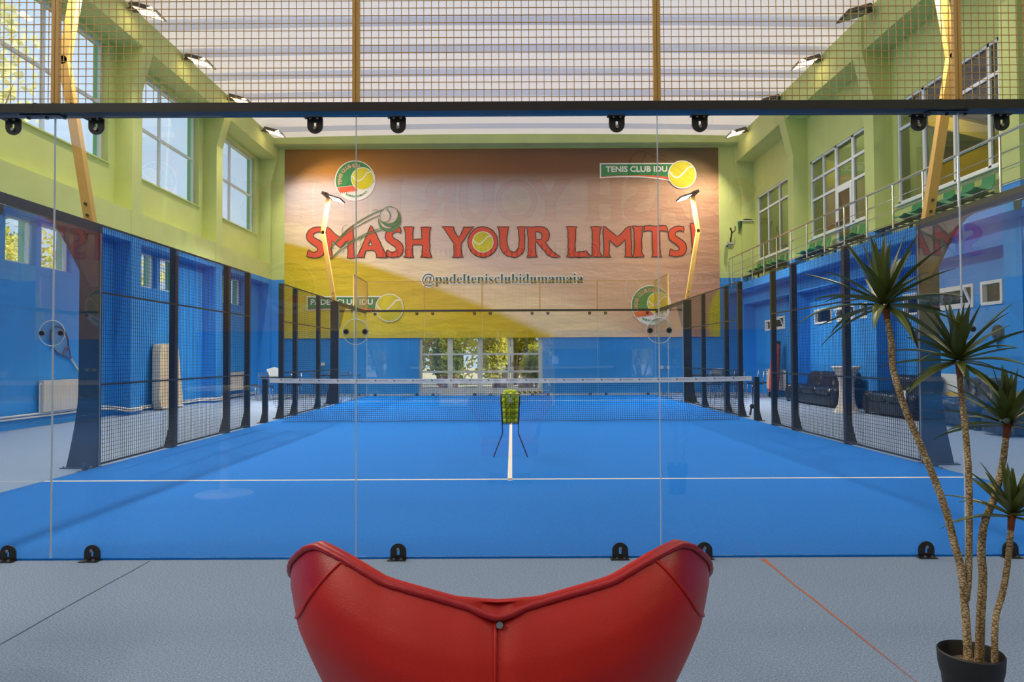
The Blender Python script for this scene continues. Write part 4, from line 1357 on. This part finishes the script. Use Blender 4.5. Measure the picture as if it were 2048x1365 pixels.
ch0 = cafe_chair('x', 7.9, 18.0, PI / 2)
CH = [(7.85, 18.3, PI / 2 + .2, 'steel chair at the right end of the bowl table'), (7.2, 18.15, .15, 'steel chair in front of the bowl table, right one'), (6.5, 18.15, -.1, 'steel chair in front of the bowl table, left one'),
      (7.1, 19.65, PI, 'steel chair behind the bowl table'), (8.3, 19.2, PI / 2, 'steel chair near the pipe in the far right corner'),
      (-8.55, 18.7, -PI / 2 + .2, 'steel chair nearest the radiator in the far left corner'), (-7.8, 17.95, .1, 'steel chair in front of the left corner table'), (-7.3, 19.3, PI, 'steel chair behind the left corner table'),
      (-6.75, 20.15, 0, 'steel chair at the far wall table, left one'), (-6.2, 20.15, .1, 'steel chair at the far wall table, middle one'), (-5.7, 20.2, -.1, 'steel chair at the far wall table, right one')]
for k, (x, y, rz, lab) in enumerate(CH):
    o = ch0 if k == 0 else dup(ch0, (x, y, 0))
    o.location = (x, y, 0); o.rotation_euler = (0, 0, rz); o['label'] = lab
b = MB(); b.lathe([(0, .742), (.15, .742), (.17, .76), (.2, .93), (.205, .935), (.195, .935), (.165, .77), (0, .76)], (6.85, 18.85), 24)
tag(b.build('bowl', M_white, smooth=40), 'white bowl on the dark table in the far right corner', 'bowl')
b = MB(); b.prism([[(-7.9, .745), (-7.62, .745), (-7.55, 1.0), (-7.75, 1.05), (-8.0, .98)]], lambda u, v, d: (u, d, v), 18.6, 18.63)
tag(b.build('white_board', M_white), 'small white board standing on the left corner table', 'board')
b = MB(); b.bar((-7.2, 18.7, .75), (-6.95, 18.75, .92), .05, .03)
tag(b.build('wooden_paddle', M_wood), 'wooden paddle leaning on the left corner table', 'paddle')
# small wall boxes
for x, z, w, lab in ((-7.05, 1.11, .14, 'cream switch box on the far wall, left side'), (5.62, .94, .12, 'cream socket on the far wall right of the doors'), (5.87, .93, .09, 'smaller cream socket at the far right wall end')):
    b = MB(); b.box(x - w / 2, x + w / 2, 21.96, 22.0, z - .06, z + .06, 0); b.box(x - w / 4, x + w / 4, 21.952, 21.96, z - .03, z + .03, 0)
    tag(b.build('socket', M_pipe), lab, 'socket')
b = MB(); b.tube([(9.06, 21.9, .02), (9.06, 21.9, 3.26)], .018, 8)
tag(b.build('drain_pipe', M_bench), 'thin dark pipe rising in the far right corner', 'pipe')
# speaker bracket and camera
r = thing('wall_bracket', 'dark bracket arm on the green far wall right of the banner', 'bracket', (8.25, 21.95, 6.0))
b = MB(); b.tube([(8.25, 21.98, 5.62), (8.25, 21.9, 5.75), (8.27, 21.85, 6.0), (8.2, 21.8, 6.14)], .03, 8); b.tube([(8.27, 21.85, 5.95), (8.38, 21.8, 6.05), (8.38, 21.8, 6.2)], .02, 8); b.build('arm', M_black, r)
b = MB(); b.box(8.14, 8.36, 21.92, 22.0, 5.55, 5.63); b.build('foot', M_grey, r)
b = MB(); b.tube([(8.1, 21.95, 5.5), (8.06, 21.75, 5.45)], .06, 12, 0); b.tube([(8.06, 21.75, 5.45), (8.055, 21.735, 5.447)], .035, 10, 1)
tag(b.build('camera', [M_grey, M_black]), 'small white security camera under the bracket on the green wall', 'camera')
r = thing('wall_shelf', 'small pale shelf high on the green far wall', 'shelf', (8.8, 21.8, 6.4))
b = MB(); b.box(8.52, 9.08, 21.75, 22.0, 6.39, 6.42); b.build('board', M_white, r)
b = MB(); b.prism([[(21.78, 6.39), (22.0, 6.39), (22.0, 5.95)]], lambda u, v, d: (d, u, v), 8.56, 8.58); b.prism([[(21.78, 6.39), (22.0, 6.39), (22.0, 5.95)]], lambda u, v, d: (d, u, v), 9.02, 9.04); b.build('bracket', M_seat, r)
b = MB(); b.box(8.7, 9.0, 21.8, 21.95, 6.42, 6.47); tag(b.build('cable_box', M_black), 'flat black box lying on the high wall shelf', 'box')

# ------------------------------------------------------------------ right side things
def soft_block(b, x0, x1, y0, y1, z0, z1, r=.06, seed=0, amp=.015):
    """rounded, slightly wrinkled cushion"""
    n = 9
    rnd = random.Random(seed)
    c = ((x0 + x1) / 2, (y0 + y1) / 2, (z0 + z1) / 2); h = ((x1 - x0) / 2, (y1 - y0) / 2, (z1 - z0) / 2)
    idx = {}
    vs = []
    def key(i, j, k):
        if (i, j, k) in idx: return idx[(i, j, k)]
        p = [(-1 + 2 * q / (n - 1)) for q in (i, j, k)]
        q = Vector([max(-(hh - r), min(hh - r, pp * hh)) for pp, hh in zip(p, h)])
        f = Vector([pp * hh for pp, hh in zip(p, h)])
        d = f - q
        if d.length > 1e-6: f = q + d.normalized() * r
        j_ = Vector((rnd.uniform(-1, 1), rnd.uniform(-1, 1), rnd.uniform(-1, 1))) * amp
        idx[(i, j, k)] = len(vs); vs.append(Vector(c) + f + j_)
        return idx[(i, j, k)]
    fs = []
    N = n - 1
    for a in range(N):
        for e in range(N):
            for (f_) in (lambda u, v: (u, v, 0), lambda u, v: (u, v, N), lambda u, v: (u, 0, v), lambda u, v: (u, N, v), lambda u, v: (0, u, v), lambda u, v: (N, u, v)):
                fs.append((key(*f_(a, e)), key(*f_(a + 1, e)), key(*f_(a + 1, e + 1)), key(*f_(a, e + 1))))
    b.add(vs, fs)
def sofa(y0, y1, label, seats, x0=8.12, x1=9.0):
    r = thing('sofa', label, 'sofa', ((x0 + x1) / 2, (y0 + y1) / 2, 0))
    b = MB(); soft_block(b, x0 + .02, x1, y0 + .02, y1 - .02, .04, .34, .05, 1, .004); b.build('base', M_sofa, r, smooth=True)
    for k, (a0, a1) in enumerate(((y0, y0 + .3), (y1 - .3, y1))):
        b = MB(); soft_block(b, x0, x1 - .05, a0, a1, .05, .52, .1, 5 + k, .012); b.build('armrest', M_sofa, r, smooth=True)
    w = (y1 - y0 - .6) / seats
    for k in range(seats):
        ya = y0 + .3 + w * k
        b = MB(); soft_block(b, x0 - .02, x1 - .25, ya, ya + w, .3, .5, .09, 10 + k, .014); b.build('seat_cushion', M_sofa, r, smooth=True)
        b = MB(); soft_block(b, 0, .3, ya, ya + w, 0, .52, .11, 20 + k, .022)
        b.v = [(x1 - .42 + p[0] + p[2] * .25, p[1], .38 + p[2]) for p in b.v]
        b.build('back_cushion', M_sofa, r, smooth=True)
    for z in (0,):
        b = MB()
        for yy in (y0 + .08, y1 - .08):
            for xx in (x0 + .08, x1 - .08): b.box(xx - .03, xx + .03, yy - .03, yy + .03, 0, .06)
        b.build('feet', M_bench, r)
    return r
sofa(13.2, 16.5, 'black leather sofa behind the white bistro table on the right', 3)
sofa(9.75, 11.85, 'black leather sofa beside the second fence post on the right', 2)
sofa(7.8, 9.4, 'black leather sofa behind the end post on the right', 2)
b = MB(); soft_block(b, 7.95, 8.55, 6.75, 7.4, .03, .42, .06, 44, .006)
tag(b.build('ottoman', M_sofa, smooth=True), 'black leather ottoman behind the middle yucca stems', 'ottoman')
b = MB(); b.box(8.075, 8.088, 9.9, 10.05, .34, .62); tag(b.build('paper_sheet', M_white), 'white paper sheet propped on the black sofa', 'paper')
r = thing('picture', 'white picture with a yellow base standing behind the sofa', 'picture', (8.98, 9.8, .62))
b = MB(); b.box(9.0, 9.02, 9.32, 10.3, .42, .95); b.build('canvas', M_white, r)
b = MB(); b.prism([[(9.33, .425), (10.29, .425), (10.29, .52), (10.0, .58), (9.7, .58), (9.33, .5)]], lambda u, v, d: (d, u, v), 8.997, 9.0); b.build('yellow_print', M_hazy, r)
r = thing('bistro_table', 'tall round bistro table in a white stretch cover', 'table', (7.95, 12.2, 0))
b = MB(); b.lathe([(.30, 0), (.26, .04), (.19, .2), (.165, .45), (.17, .7), (.22, .9), (.31, 1.04), (.33, 1.07)], (7.95, 12.2), 28); b.build('stretch_cover', M_cloth, r, smooth=True)
b = MB(); b.lathe([(0, 1.085), (.325, 1.085), (.335, 1.07), (.33, 1.05), (0, 1.05)], (7.95, 12.2), 28); b.build('tabletop', M_cloth, r, smooth=40)
r = thing('rolled_bag', 'long orange fabric bag leaning upright against the right wall', 'bag', (8.8, 19.1, 0))
b = MB(); pts = [(8.60, 18.72, .12), (8.66, 18.78, .6), (8.72, 18.84, 1.2), (8.78, 18.9, 1.75)]
b.tube(pts, [.15, .16, .155, .14], 14); b.build('bag_body', M_orange, r, smooth=40)
b = MB(); b.tube([(8.585, 18.705, 0.01), (8.603, 18.722, .14)], .158, 14); b.tube([(8.778, 18.9, 1.73), (8.788, 18.91, 1.82)], .146, 14); b.build('end_cap', M_black, r)
b = MB()
for dz in (.0,):
    b.tube([(p[0] - .12, p[1] - .1, p[2]) for p in pts], .012, 6)
b.build('zip_strip', M_black, r)
# padel rackets on the right wall
def padel(y, z, ang, label):
    r = thing('padel_racket', label, 'racket', (9.06, y, z))
    def q(u, v, d=0): return (9.06 + d, y + u * math.cos(ang) - v * math.sin(ang), z + u * math.sin(ang) + v * math.cos(ang))
    out = [(.13 * math.cos(t * PI / 14), .14 * math.sin(t * PI / 14) + .02) for t in range(-3, 18)] + [(-.03, -.14), (.03, -.14)]
    b = MB(); b.prism([out], lambda u, v, d: q(u, v, d), -.02, .02); b.build('head', M_black, r)
    b = MB(); b.tube([q(0, -.13), q(0, -.27)], .018, 8); b.build('grip', M_black, r)
    return r
padel(8.55, 1.73, 0, 'dark padel racket on the blue wall below the square window')
padel(11.2, 1.73, -.6, 'dark padel racket on the blue wall behind the end post')

# ------------------------------------------------------------------ ball basket
bx, by = .003, 4.72
r = thing('ball_basket', 'black wire ball basket on splayed legs standing at the service line', 'basket', (bx, by, 0))
zb, zt = .452, .84
wb, wt = .1, .122
b = MB(); t = .0035
for z in (zb, zb + .13, zb + .26, zt):
    w = wb + (wt - wb) * (z - zb) / (zt - zb)
    c = [(bx - w, by - w, z), (bx + w, by - w, z), (bx + w, by + w, z), (bx - w, by + w, z)]
    for i in range(4): b.tube([c[i], c[(i + 1) % 4]], t * (1.5 if z in (zb, zt) else 1), 6)
for i in range(5):
    for (dx, dy) in ((0, -1), (0, 1), (-1, 0), (1, 0)):
        f = -1 + 2 * i / 4
        p = lambda w, z: (bx + (dx * w if dx else f * w), by + (dy * w if dy else f * w), z)
        b.tube([p(wb, zb), p(wt, zt)], t, 6)
for i in range(4): 
    f = -wb + 2 * wb * i / 3
    b.tube([(bx + f, by - wb, zb), (bx + f, by + wb, zb)], t, 6)
b.build('wire_cage', M_black, r)
for s in (-1, 1):
    b = MB()
    for dy in (-.06, .06):
        b.tube([(bx + s * (wt + .008), by + dy, zt + .005), (bx + s * (wb + .008), by + dy, zb - .02), (bx + s * .103, by + dy, .325), (bx + s * .222, by + dy, .012)], .0055, 8)
    b.tube([(bx + s * .222, by - .066, .012), (bx + s * .222, by + .066, .012)], .0065, 8)
    b.build('leg', M_black, r, smooth=True)
b = MB(); b.box(bx - .018, bx + .018, by - wt - .004, by - wt - .001, .735, .785); b.build('name_plate', M_grey, r)
rnd = random.Random(3)
balls = []
z = zb + .037
row = 0
while z < .835:
    w = wb + (wt - wb) * (z - zb) / (zt - zb) - .0385
    for q, fr in ((-1, 3), (0, 2), (1, 3)):
        for i in range(fr):
            u = (i - 1) * w if fr == 3 else (i - .5) * w * 1.15
            if fr == 3 and i == 1: u += rnd.uniform(-.006, .006)
            balls.append((bx + u, by + q * w, z + (.011 if i == 1 and fr == 3 else 0) * (row % 2) + (.03 if fr == 2 else 0)))
    z += .0668; row += 1
for dx, dy, dz in ((-.012, -.048, .872), (.052, -.03, .866), (-.062, -.012, .862), (.005, .03, .868)):
    balls.append((bx + dx, by + dy, dz))
b = MB(); b.sphere((0, 0, 0), .0328, 16, 10, 0)
ball0 = None
for k, p in enumerate(balls):
    if ball0 is None:
        ball0 = b.build('tennis_ball', [M_ball, M_ballline], smooth=True, fix=False); o = ball0
    else:
        o = ball0.copy(); COL.objects.link(o)
    o.location = p; o.rotation_euler = (rnd.uniform(0, 6), rnd.uniform(0, 6), 0)
    tag(o, 'yellow tennis ball heaped in the black wire basket', 'ball', 'tennis balls in the wire basket')

# ------------------------------------------------------------------ red tub chair
CXc = .001
ZT = [(0, .861), (10, .866), (18, .88), (28.5, .896), (35, .916), (41, .932), (47, .943), (52, .948), (58, .938), (65, .916), (72, .896), (80, .868), (90, .837), (100, .79), (112, .72), (125, .64)]
AZ = [(.30, .285), (.45, .315), (.617, .364), (.677, .395), (.759, .435), (.837, .457), (.95, .461)]
BZ_ = [(.30, .22), (.6, .235), (.95, .25)]
YB = [(.30, -3.30), (.617, -3.345), (.86, -3.352), (.95, -3.352)]
LEAN = [(-.02, -.02), (0, 0), (.02, .022), (.05, .048), (.09, .074), (.14, .094), (.19, .102), (.25, .096), (.35, .055), (.56, -.10)]
FS = [(.757, 94), (.768, 80), (.790, 67), (.822, 58), (.858, 52), (.889, 47), (.916, 42), (.935, 37)]
def shell_pt(ph, z, off=0.):
    a = interp(z, AZ) - off; bb = interp(z, BZ_) - off; yb = interp(z, YB) + off
    p = math.radians(ph)
    tt = interp(abs(ph), ZT) - z
    yb -= interp(tt, LEAN) * max(0, math.cos(p)) ** .7
    return Vector((CXc + a * math.sin(p), yb + bb - bb * math.cos(p), z))
NU, NV = 120, 44
ZB = .30
b = MB(); vs = []; fs = []; ms = []
def zlev(ph, k): 
    zt = interp(abs(ph), ZT) - .009
    return ZB + (zt - ZB) * k / NV
LIP = 5
cols = []
for i in range(NU + 1):
    ph = -125 + 250 * i / NU
    colv = []
    for k in range(NV + 1):
        z = zlev(ph, k)
        crease = -.012 * math.exp(-(ph / 3.0) ** 2) * min(1, max(0, (z - .6) / .25))
        colv.append(shell_pt(ph, z, -crease))
    zt = zlev(ph, NV); th = .009
    for q in range(1, LIP):
        t = PI * q / LIP
        colv.append(shell_pt(ph, zt, th * (1 - math.cos(t))) + Vector((0, 0, .008 * math.sin(t))))
    for k in range(NV, -1, -1):
        colv.append(shell_pt(ph, zlev(ph, k), 2 * th))
    cols.append(colv)
M_ = len(cols[0])
for c in cols: vs += c
for i in range(NU):
    ph = -125 + 250 * (i + .5) / NU
    for k in range(M_ - 1):
        fs.append((i * M_ + k, (i + 1) * M_ + k, (i + 1) * M_ + k + 1, i * M_ + k + 1))
        zz = vs[i * M_ + min(k, NV)].z
        dark = k < NV + LIP and zz > .762 and abs(ph) > interp(zz, FS)
        ms.append(1 if dark or k >= NV + LIP // 2 + 1 else 0)
    fs.append(((i + 1) * M_, i * M_, i * M_ + M_ - 1, (i + 1) * M_ + M_ - 1)); ms.append(0)
fs.append(tuple(range(M_))); ms.append(0)
fs.append(tuple(NU * M_ + k for k in reversed(range(M_)))); ms.append(0)
b.add(vs, fs); b.m = ms
chair = thing('tub_chair', 'red leather tub chair seen from behind at the bottom of the picture', 'chair', (CXc, -3.1, 0))
b.build('shell', [M_red, M_red2], chair, smooth=60)
b = MB(); pts = []
for i in range(161):
    ph = -124 + 248 * i / 160
    zt = interp(abs(ph), ZT)
    pts.append(shell_pt(ph, zt - .010 - .016 * math.exp(-(ph / 6) ** 2), -.003))
b.tube(pts, [.0066 + .0006 * math.sin(i * 2.3) for i in range(161)], 10)
b.build('top_piping', M_red2, chair, smooth=True)
SEAM = smooth_path([(94, .757), (80, .768), (67, .790), (58, .822), (52, .858), (47, .889), (42, .916), (39.5, .925)], 6)
for s in (-1, 1):
    b = MB(); b.tube([shell_pt(s * ph, min(z, interp(ph, ZT) - .016), -.0005) for ph, z in SEAM], .0032, 8)
    b.build('side_piping', M_red, chair, smooth=True)
b = MB(); b.tube([shell_pt(-.6, .32 + (.83 - .32) * i / 20, .006 if i > 8 else 0) for i in range(21)], .0035, 8); b.build('back_seam', M_red, chair, smooth=True)
b = MB(); p = shell_pt(.4, .826, -.002); b.tube([p + Vector((0, .01, 0)), p + Vector((0, -.004, 0))], .0065, 10); b.build('rivet', M_steel, chair)
b = MB(); pts = smooth_loop([(-.28, -.02), (-.24, -.17), (0, -.215), (.24, -.17), (.28, -.02), (.30, .25), (.2, .32), (-.2, .32), (-.30, .25)], 4)
b.prism([pts], lambda u, v, d: (CXc + u, -3.04 + v, d), .30, .43); b.build('seat_cushion', M_red, chair, smooth=50)
b = MB(); b.lathe([(.03, .02), (.03, .30), (.16, .31), (.0, .31)], (CXc, -3.02), 20); b.build('column', M_chrome, chair, smooth=40)
for k in range(4):
    a = PI / 4 + k * PI / 2
    b = MB(); b.bar((CXc, -3.02, .045), (CXc + .3 * math.cos(a), -3.02 + .3 * math.sin(a), .025), .045, .03); b.lathe([(0, 0), (.022, 0), (.022, .02), (0, .02)], (CXc + .29 * math.cos(a), -3.02 + .29 * math.sin(a)), 10); b.build('foot', M_chrome, chair)

# ------------------------------------------------------------------ yucca
PX, PYc = 1.618, -2.2
plant = thing('potted_yucca', 'tall potted yucca with four stems at the right edge', 'plant', (PX, PYc, 0))
b = MB(); b.lathe([(.0, .002), (.072, .002), (.092, .205), (.095, .21), (.101, .24), (.1035, .283), (.1, .288), (.096, .282), (.092, .215), (.085, .2), (0, .2)], (PX, PYc), 40); b.build('pot', M_pot, plant, smooth=35)
b = MB(); vs = [(PX, PYc, .238)]; fs = []
for rr in range(1, 7):
    for k in range(28):
        a = 2 * PI * k / 28; q = .0925 * rr / 6
        vs.append((PX + q * math.cos(a), PYc + q * math.sin(a), .235 + rnd.uniform(-.005, .005)))
for k in range(28): fs.append((0, 1 + k, 1 + (k + 1) % 28))
for rr in range(5):
    for k in range(28):
        a = 1 + rr * 28 + k; c = 1 + rr * 28 + (k + 1) % 28
        fs.append((a, a + 28, c + 28, c))
b.add(vs, fs); b.build('soil', M_soil, plant)
def leaf(b, base, az, el, L, w, droop, rnd):
    d = Vector((math.cos(az) * math.cos(el), math.sin(az) * math.cos(el), math.sin(el)))
    side = d.cross(Vector((0, 0, 1)))
    side = side.normalized() if side.length > .05 else Vector((math.sin(az), -math.cos(az), 0))
    n = 9
    p = Vector(base); st = L / n
    vs = []
    tw = rnd.uniform(-.5, .5)
    for i in range(n + 1):
        f = i / n
        ww = w * (min(1, .55 + f * 1.8) if f < .3 else (1 - ((f - .3) / .7) ** 1.6)) * .5 + .0004
        nrm = side.cross(d).normalized()
        sd = (side * math.cos(tw * f) + nrm * math.sin(tw * f))
        vs += [p - sd * ww + nrm * ww * .35, p, p + sd * ww + nrm * ww * .35, p - nrm * .0016]
        p = p + d * st
        d = (d + Vector((0, 0, -1)) * droop * st * (0.4 + 1.6 * f)).normalized()
    fs = []
    for i in range(n):
        q = i * 4
        fs += [(q, q + 1, q + 5, q + 4), (q + 1, q + 2, q + 6, q + 5), (q, q + 4, q + 7, q + 3), (q + 2, q + 3, q + 7, q + 6)]
    b.add(vs, fs)
def yucca_stem(pts, rs, crown, L, nl, seed, el_lo=-20):
    """pts: (x, y, z) from soil up"""
    sp = []
    P = [Vector(p) for p in pts]
    b = MB(); path = []
    n = len(P)
    for i in range(n - 1):
        p0, p1, p2, p3 = P[max(0, i - 1)], P[i], P[i + 1], P[min(n - 1, i + 2)]
        for q in range(8):
            t = q / 8
            path.append(.5 * ((2 * p1) + (-p0 + p2) * t + (2 * p0 - 5 * p1 + 4 * p2 - p3) * t * t + (-p0 + 3 * p1 - 3 * p2 + p3) * t ** 3))
    path.append(P[-1])
    m_ = len(path)
    rad = [(rs[0] + (rs[1] - rs[0]) * i / (m_ - 1)) * (1 + .05 * math.sin(i * 2.7)) for i in range(m_)]
    b.tube(path, rad, 12)
    st = b.build('stem', M_stem, plant, smooth=True)
    d = (path[-1] - path[-4]).normalized()
    c = path[-1]
    b = MB(); b.tube([c - d * .03, c, c + d * .02], [rs[1] * 1.05, rs[1] * 1.2, rs[1] * 1.3], 12); b.build('leaf_base', M_husk, st, smooth=True)
    rnd = random.Random(seed)
    b = MB()
    for k in range(nl):
        f = (k + .5) / nl
        el = math.radians(el_lo + (88 - el_lo) * f ** .9)
        az = k * 2.39996 + rnd.uniform(-.25, .25)
        l = L * (.98 - .28 * f ** 2) * rnd.uniform(.85, 1.12)
        base = c + d * (.012 + .035 * f) + Vector((math.cos(az), math.sin(az), 0)) * .008
        leaf(b, base, az, el, l, .034 * rnd.uniform(.85, 1.1) * (L / .26) ** .6, rnd.uniform(1.0, 3.4) * (1 - .6 * f), rnd)
    b.build('leaf_crown', M_leaf, st, smooth=35)
D = 2.5
def pp(px, py, dy=0.):
    """traced outline of the plant, metres in its own upright plane"""
    k = (D + dy) / 1425.35
    return (.029 + (px - 1024) * k, PYc + dy, 1.3129 - (py - 716.5 + (px - 1024) * -.0044) * k)
yucca_stem([pp(1925, 1336), pp(1922, 1250), pp(1915, 1150), (pp(1902, 1095)), pp(1888, 1035), pp(1868, 975), pp(1838, 898), pp(1807, 820), pp(1786, 745), pp(1783, 690), pp(1773, 628)], (.0135, .0100), None, .285, 40, 11, -28)
yucca_stem([pp(1923, 1205), pp(1928, 1160), pp(1932, 1060), pp(1933, 960), pp(1928, 870), pp(1921, 790), pp(1918, 742)], (.0115, .0095), None, .255, 38, 23, -32)
yucca_stem([pp(1946, 1336, .03), pp(1951, 1240, .03), pp(1957, 1160, .03), pp(1955, 1110, .03), pp(1962, 1055, .03), pp(1984, 1000, .03), pp(2000, 940, .03), pp(2011, 868, .03)], (.0150, .0100), None, .235, 34, 37, -12)
yucca_stem([pp(1977, 1338, -.03), pp(1978, 1280, -.03), pp(1982, 1235, -.03), pp(1996, 1190, -.03), pp(2008, 1125, -.03), pp(2016, 1050, -.03)], (.0110, .0095), None, .205, 30, 51, -12)

# ------------------------------------------------------------------ gardens outside
def tree(x, y, h, rx, label, M, trunk_h, n=2200, size=.32, seed=0, name='tree', cat='tree', rz=None, group=None, ry=None):
    r = thing(name, label, cat, (x, y, 0), group)
    rnd = random.Random(seed)
    ry = ry or rx
    cz = (h + trunk_h) / 2; rz = (h - trunk_h) / 2
    b = MB()
    b.tube([(x, y, -.1), (x + .1, y, trunk_h), (x - .05, y + .1, cz)], [h * .022 + .03, h * .017 + .02, .02], 8)
    for k in range(5):
        a = rnd.uniform(0, 6.28)
        b.tube([(x + .1, y, trunk_h * .9), (x + rx * .6 * math.cos(a), y + ry * .6 * math.sin(a), cz + rz * rnd.uniform(-.3, .5))], [h * .01 + .01, .01], 6)
    b.build('trunk', M_trunk, r)
    b = MB(); vs = []; fs = []
    lobes = [(rnd.uniform(-.5, .5), rnd.uniform(-.5, .5), rnd.uniform(-.6, .6), rnd.uniform(.45, .65)) for _ in range(9)]
    for k in range(n):
        lx, ly, lz, lr = lobes[k % 9]
        v = Vector((rnd.gauss(0, 1), rnd.gauss(0, 1), rnd.gauss(0, 1))).normalized() * lr * rnd.uniform(.55, 1.0)
        p = Vector((x + (lx + v.x) * rx, y + (ly + v.y) * ry, cz + (lz + v.z) * rz * .95))
        if p.z < .05: p.z = .05 + rnd.random() * .3
        a = Vector((rnd.gauss(0, 1), rnd.gauss(0, 1), rnd.gauss(0, 1))).normalized(); c = a.orthogonal().normalized()
        s = size * rnd.uniform(.6, 1.3)
        o = len(vs)
        vs += [p - a * s * .5, p + c * s * .28, p + a * s * .5, p - c * s * .28]
        fs.append((o, o + 1, o + 2, o + 3))
    b.add(vs, fs)
    b.build('foliage', M, r, fix=False)
    return r
# far garden seen through the doors
FG = [(-4.6, 25.6, 2.6, 1.0, M_lf_c, .3, 'dark green bush at the left door jamb outside'), (-2.6, 27.6, 3.2, 1.0, M_lf_a, .1, 'bushy green shrub behind the left door pane'),
      (-.7, 27.9, 3.4, .9, M_lf_b, .1, 'tall green shrub behind the middle door pane'), (1.0, 26.6, 2.4, .75, M_lf_b, .1, 'yellow green bush behind the right door pane'),
      (2.9, 28.4, 3.8, 1.1, M_lf_b, .1, 'tall yellow green bush right of the far door'), (-6.5, 34, 8, 3, M_lf_a, 1.0, 'tall green tree far behind the left door pane'),
      (-.4, 36, 9, 3.0, M_lf_b, 1.0, 'tall yellow green tree far behind the middle door pane'), (5.6, 34, 8.5, 2.8, M_lf_a, 1.0, 'tall green tree far behind the right door pane')]
for k, (x, y, h, rx, M, th, lab) in enumerate(FG):
    tree(x, y, h, rx, lab, M, th, 2600 if h < 5 else 3200, .2 if h < 5 else .42, 100 + k, 'shrub' if h < 5 else 'tree', 'shrub' if h < 5 else 'tree')
for x, y, lab in ((-2.7, 25.2, 'terracotta planter outside the left door pane'), (-.5, 25.6, 'terracotta planter outside the middle door pane'), (.6, 25.4, 'terracotta planter outside the right door pane')):
    b = MB(); b.box(x - .32, x + .32, y - .2, y + .2, -.02, .42); b.box(x - .35, x + .35, y - .23, y + .23, .42, .48)
    tag(b.build('planter', M_terra), lab, 'planter')
r = thing('garden_bin', 'dark garden pot with brown lid outside the left door pane', 'pot', (-2.55, 24.2, 0))
b = MB(); b.lathe([(.0, -.02), (.2, -.02), (.26, .55), (0, .55)], (-2.55, 24.2), 20); b.build('body', M_purple, r)
b = MB(); b.lathe([(.3, .55), (.3, .6), (0, .62)], (-2.55, 24.2), 20); b.build('lid', M_darkred, r)
for k, (x, y, lab) in enumerate(((-7.0, 31, 'clipped hedge block outside, left of the door view'), (-3.4, 31, 'clipped hedge block outside behind the left door pane'), (.1, 31, 'clipped hedge block outside behind the right door pane'), (3.6, 31, 'clipped hedge block outside, right of the door view'))):
    tree(x, y, 5.2, 1.7, lab, (M_lf_a, M_lf_b)[k % 2], .1, 3600, .26, 150 + k, 'hedge', 'hedge', ry=.8)
# trees beyond the left windows
LT = [(-20, 20.6, 16, 3.5, M_lf_d, 6, 'tall leafy tree outside the nearest high left window'), (-21, 25.5, 8, 2.4, M_lf_b, 1, 'yellow green tree outside the nearest low left windows'),
      (-22, 37, 7.5, 2.6, M_lf_d, 1, 'yellow green tree outside the middle low left windows'), (-22, 48, 7.5, 3, M_lf_a, 1, 'green tree outside the farthest low left window'), (-28, 33, 9.6, 2.4, M_lf_a, 1, 'green conifer outside the nearest low left window')]
for k, (x, y, h, rx, M, th, lab) in enumerate(LT): tree(x, y, h, rx, lab, M, th, 2600 if h > 10 else 4200, .34 if h > 10 else .26, 200 + k)
# garden behind the camera, mirrored in the front glass
RG = [(-3.0, -20, 4.2, 1.2, M_lf_d), (-.6, -20.5, 4.5, 1.1, M_lf_b), (1.7, -20, 4.2, 1.1, M_lf_d), (0, -28, 9, 3, M_lf_d), (-9.5, -29, 8, 2.8, M_lf_b), (6.4, -27, 8, 3, M_lf_d)]
for k, (x, y, h, rx, M) in enumerate(RG): tree(x, y, h, rx, '%s garden tree behind the camera, mirrored in the front glass' % ORD[k], M, .4, 2400, .22 if h < 5 else .4, 300 + k)
for k, x in enumerate((-5.2, -1.8, 1.6, 5.0)): tree(x, -23.5, 5.0, 1.65, '%s hedge block behind the camera, mirrored in the front glass' % ORD[k], (M_lf_b, M_lf_d)[k % 2], .1, 3200, .26, 350 + k, 'hedge', 'hedge', ry=.8)
# pedestal table behind the glass line, left of the frame, mirrored on the court
r = thing('pedestal_table', 'white pedestal table left of the frame, mirrored in the glass', 'table', (-2.75, -2.2, 0))
b = MB(); b.lathe([(.0, .0), (.27, .0), (.27, .02), (.04, .04), (.04, 1.02), (0, 1.02)], (-2.75, -2.2), 28); b.build('pedestal', M_white, r, smooth=40)
b = MB(); b.lathe([(0, 1.02), (.35, 1.02), (.35, 1.05), (0, 1.05)], (-2.75, -2.2), 28); b.build('tabletop', M_white, r, smooth=40)
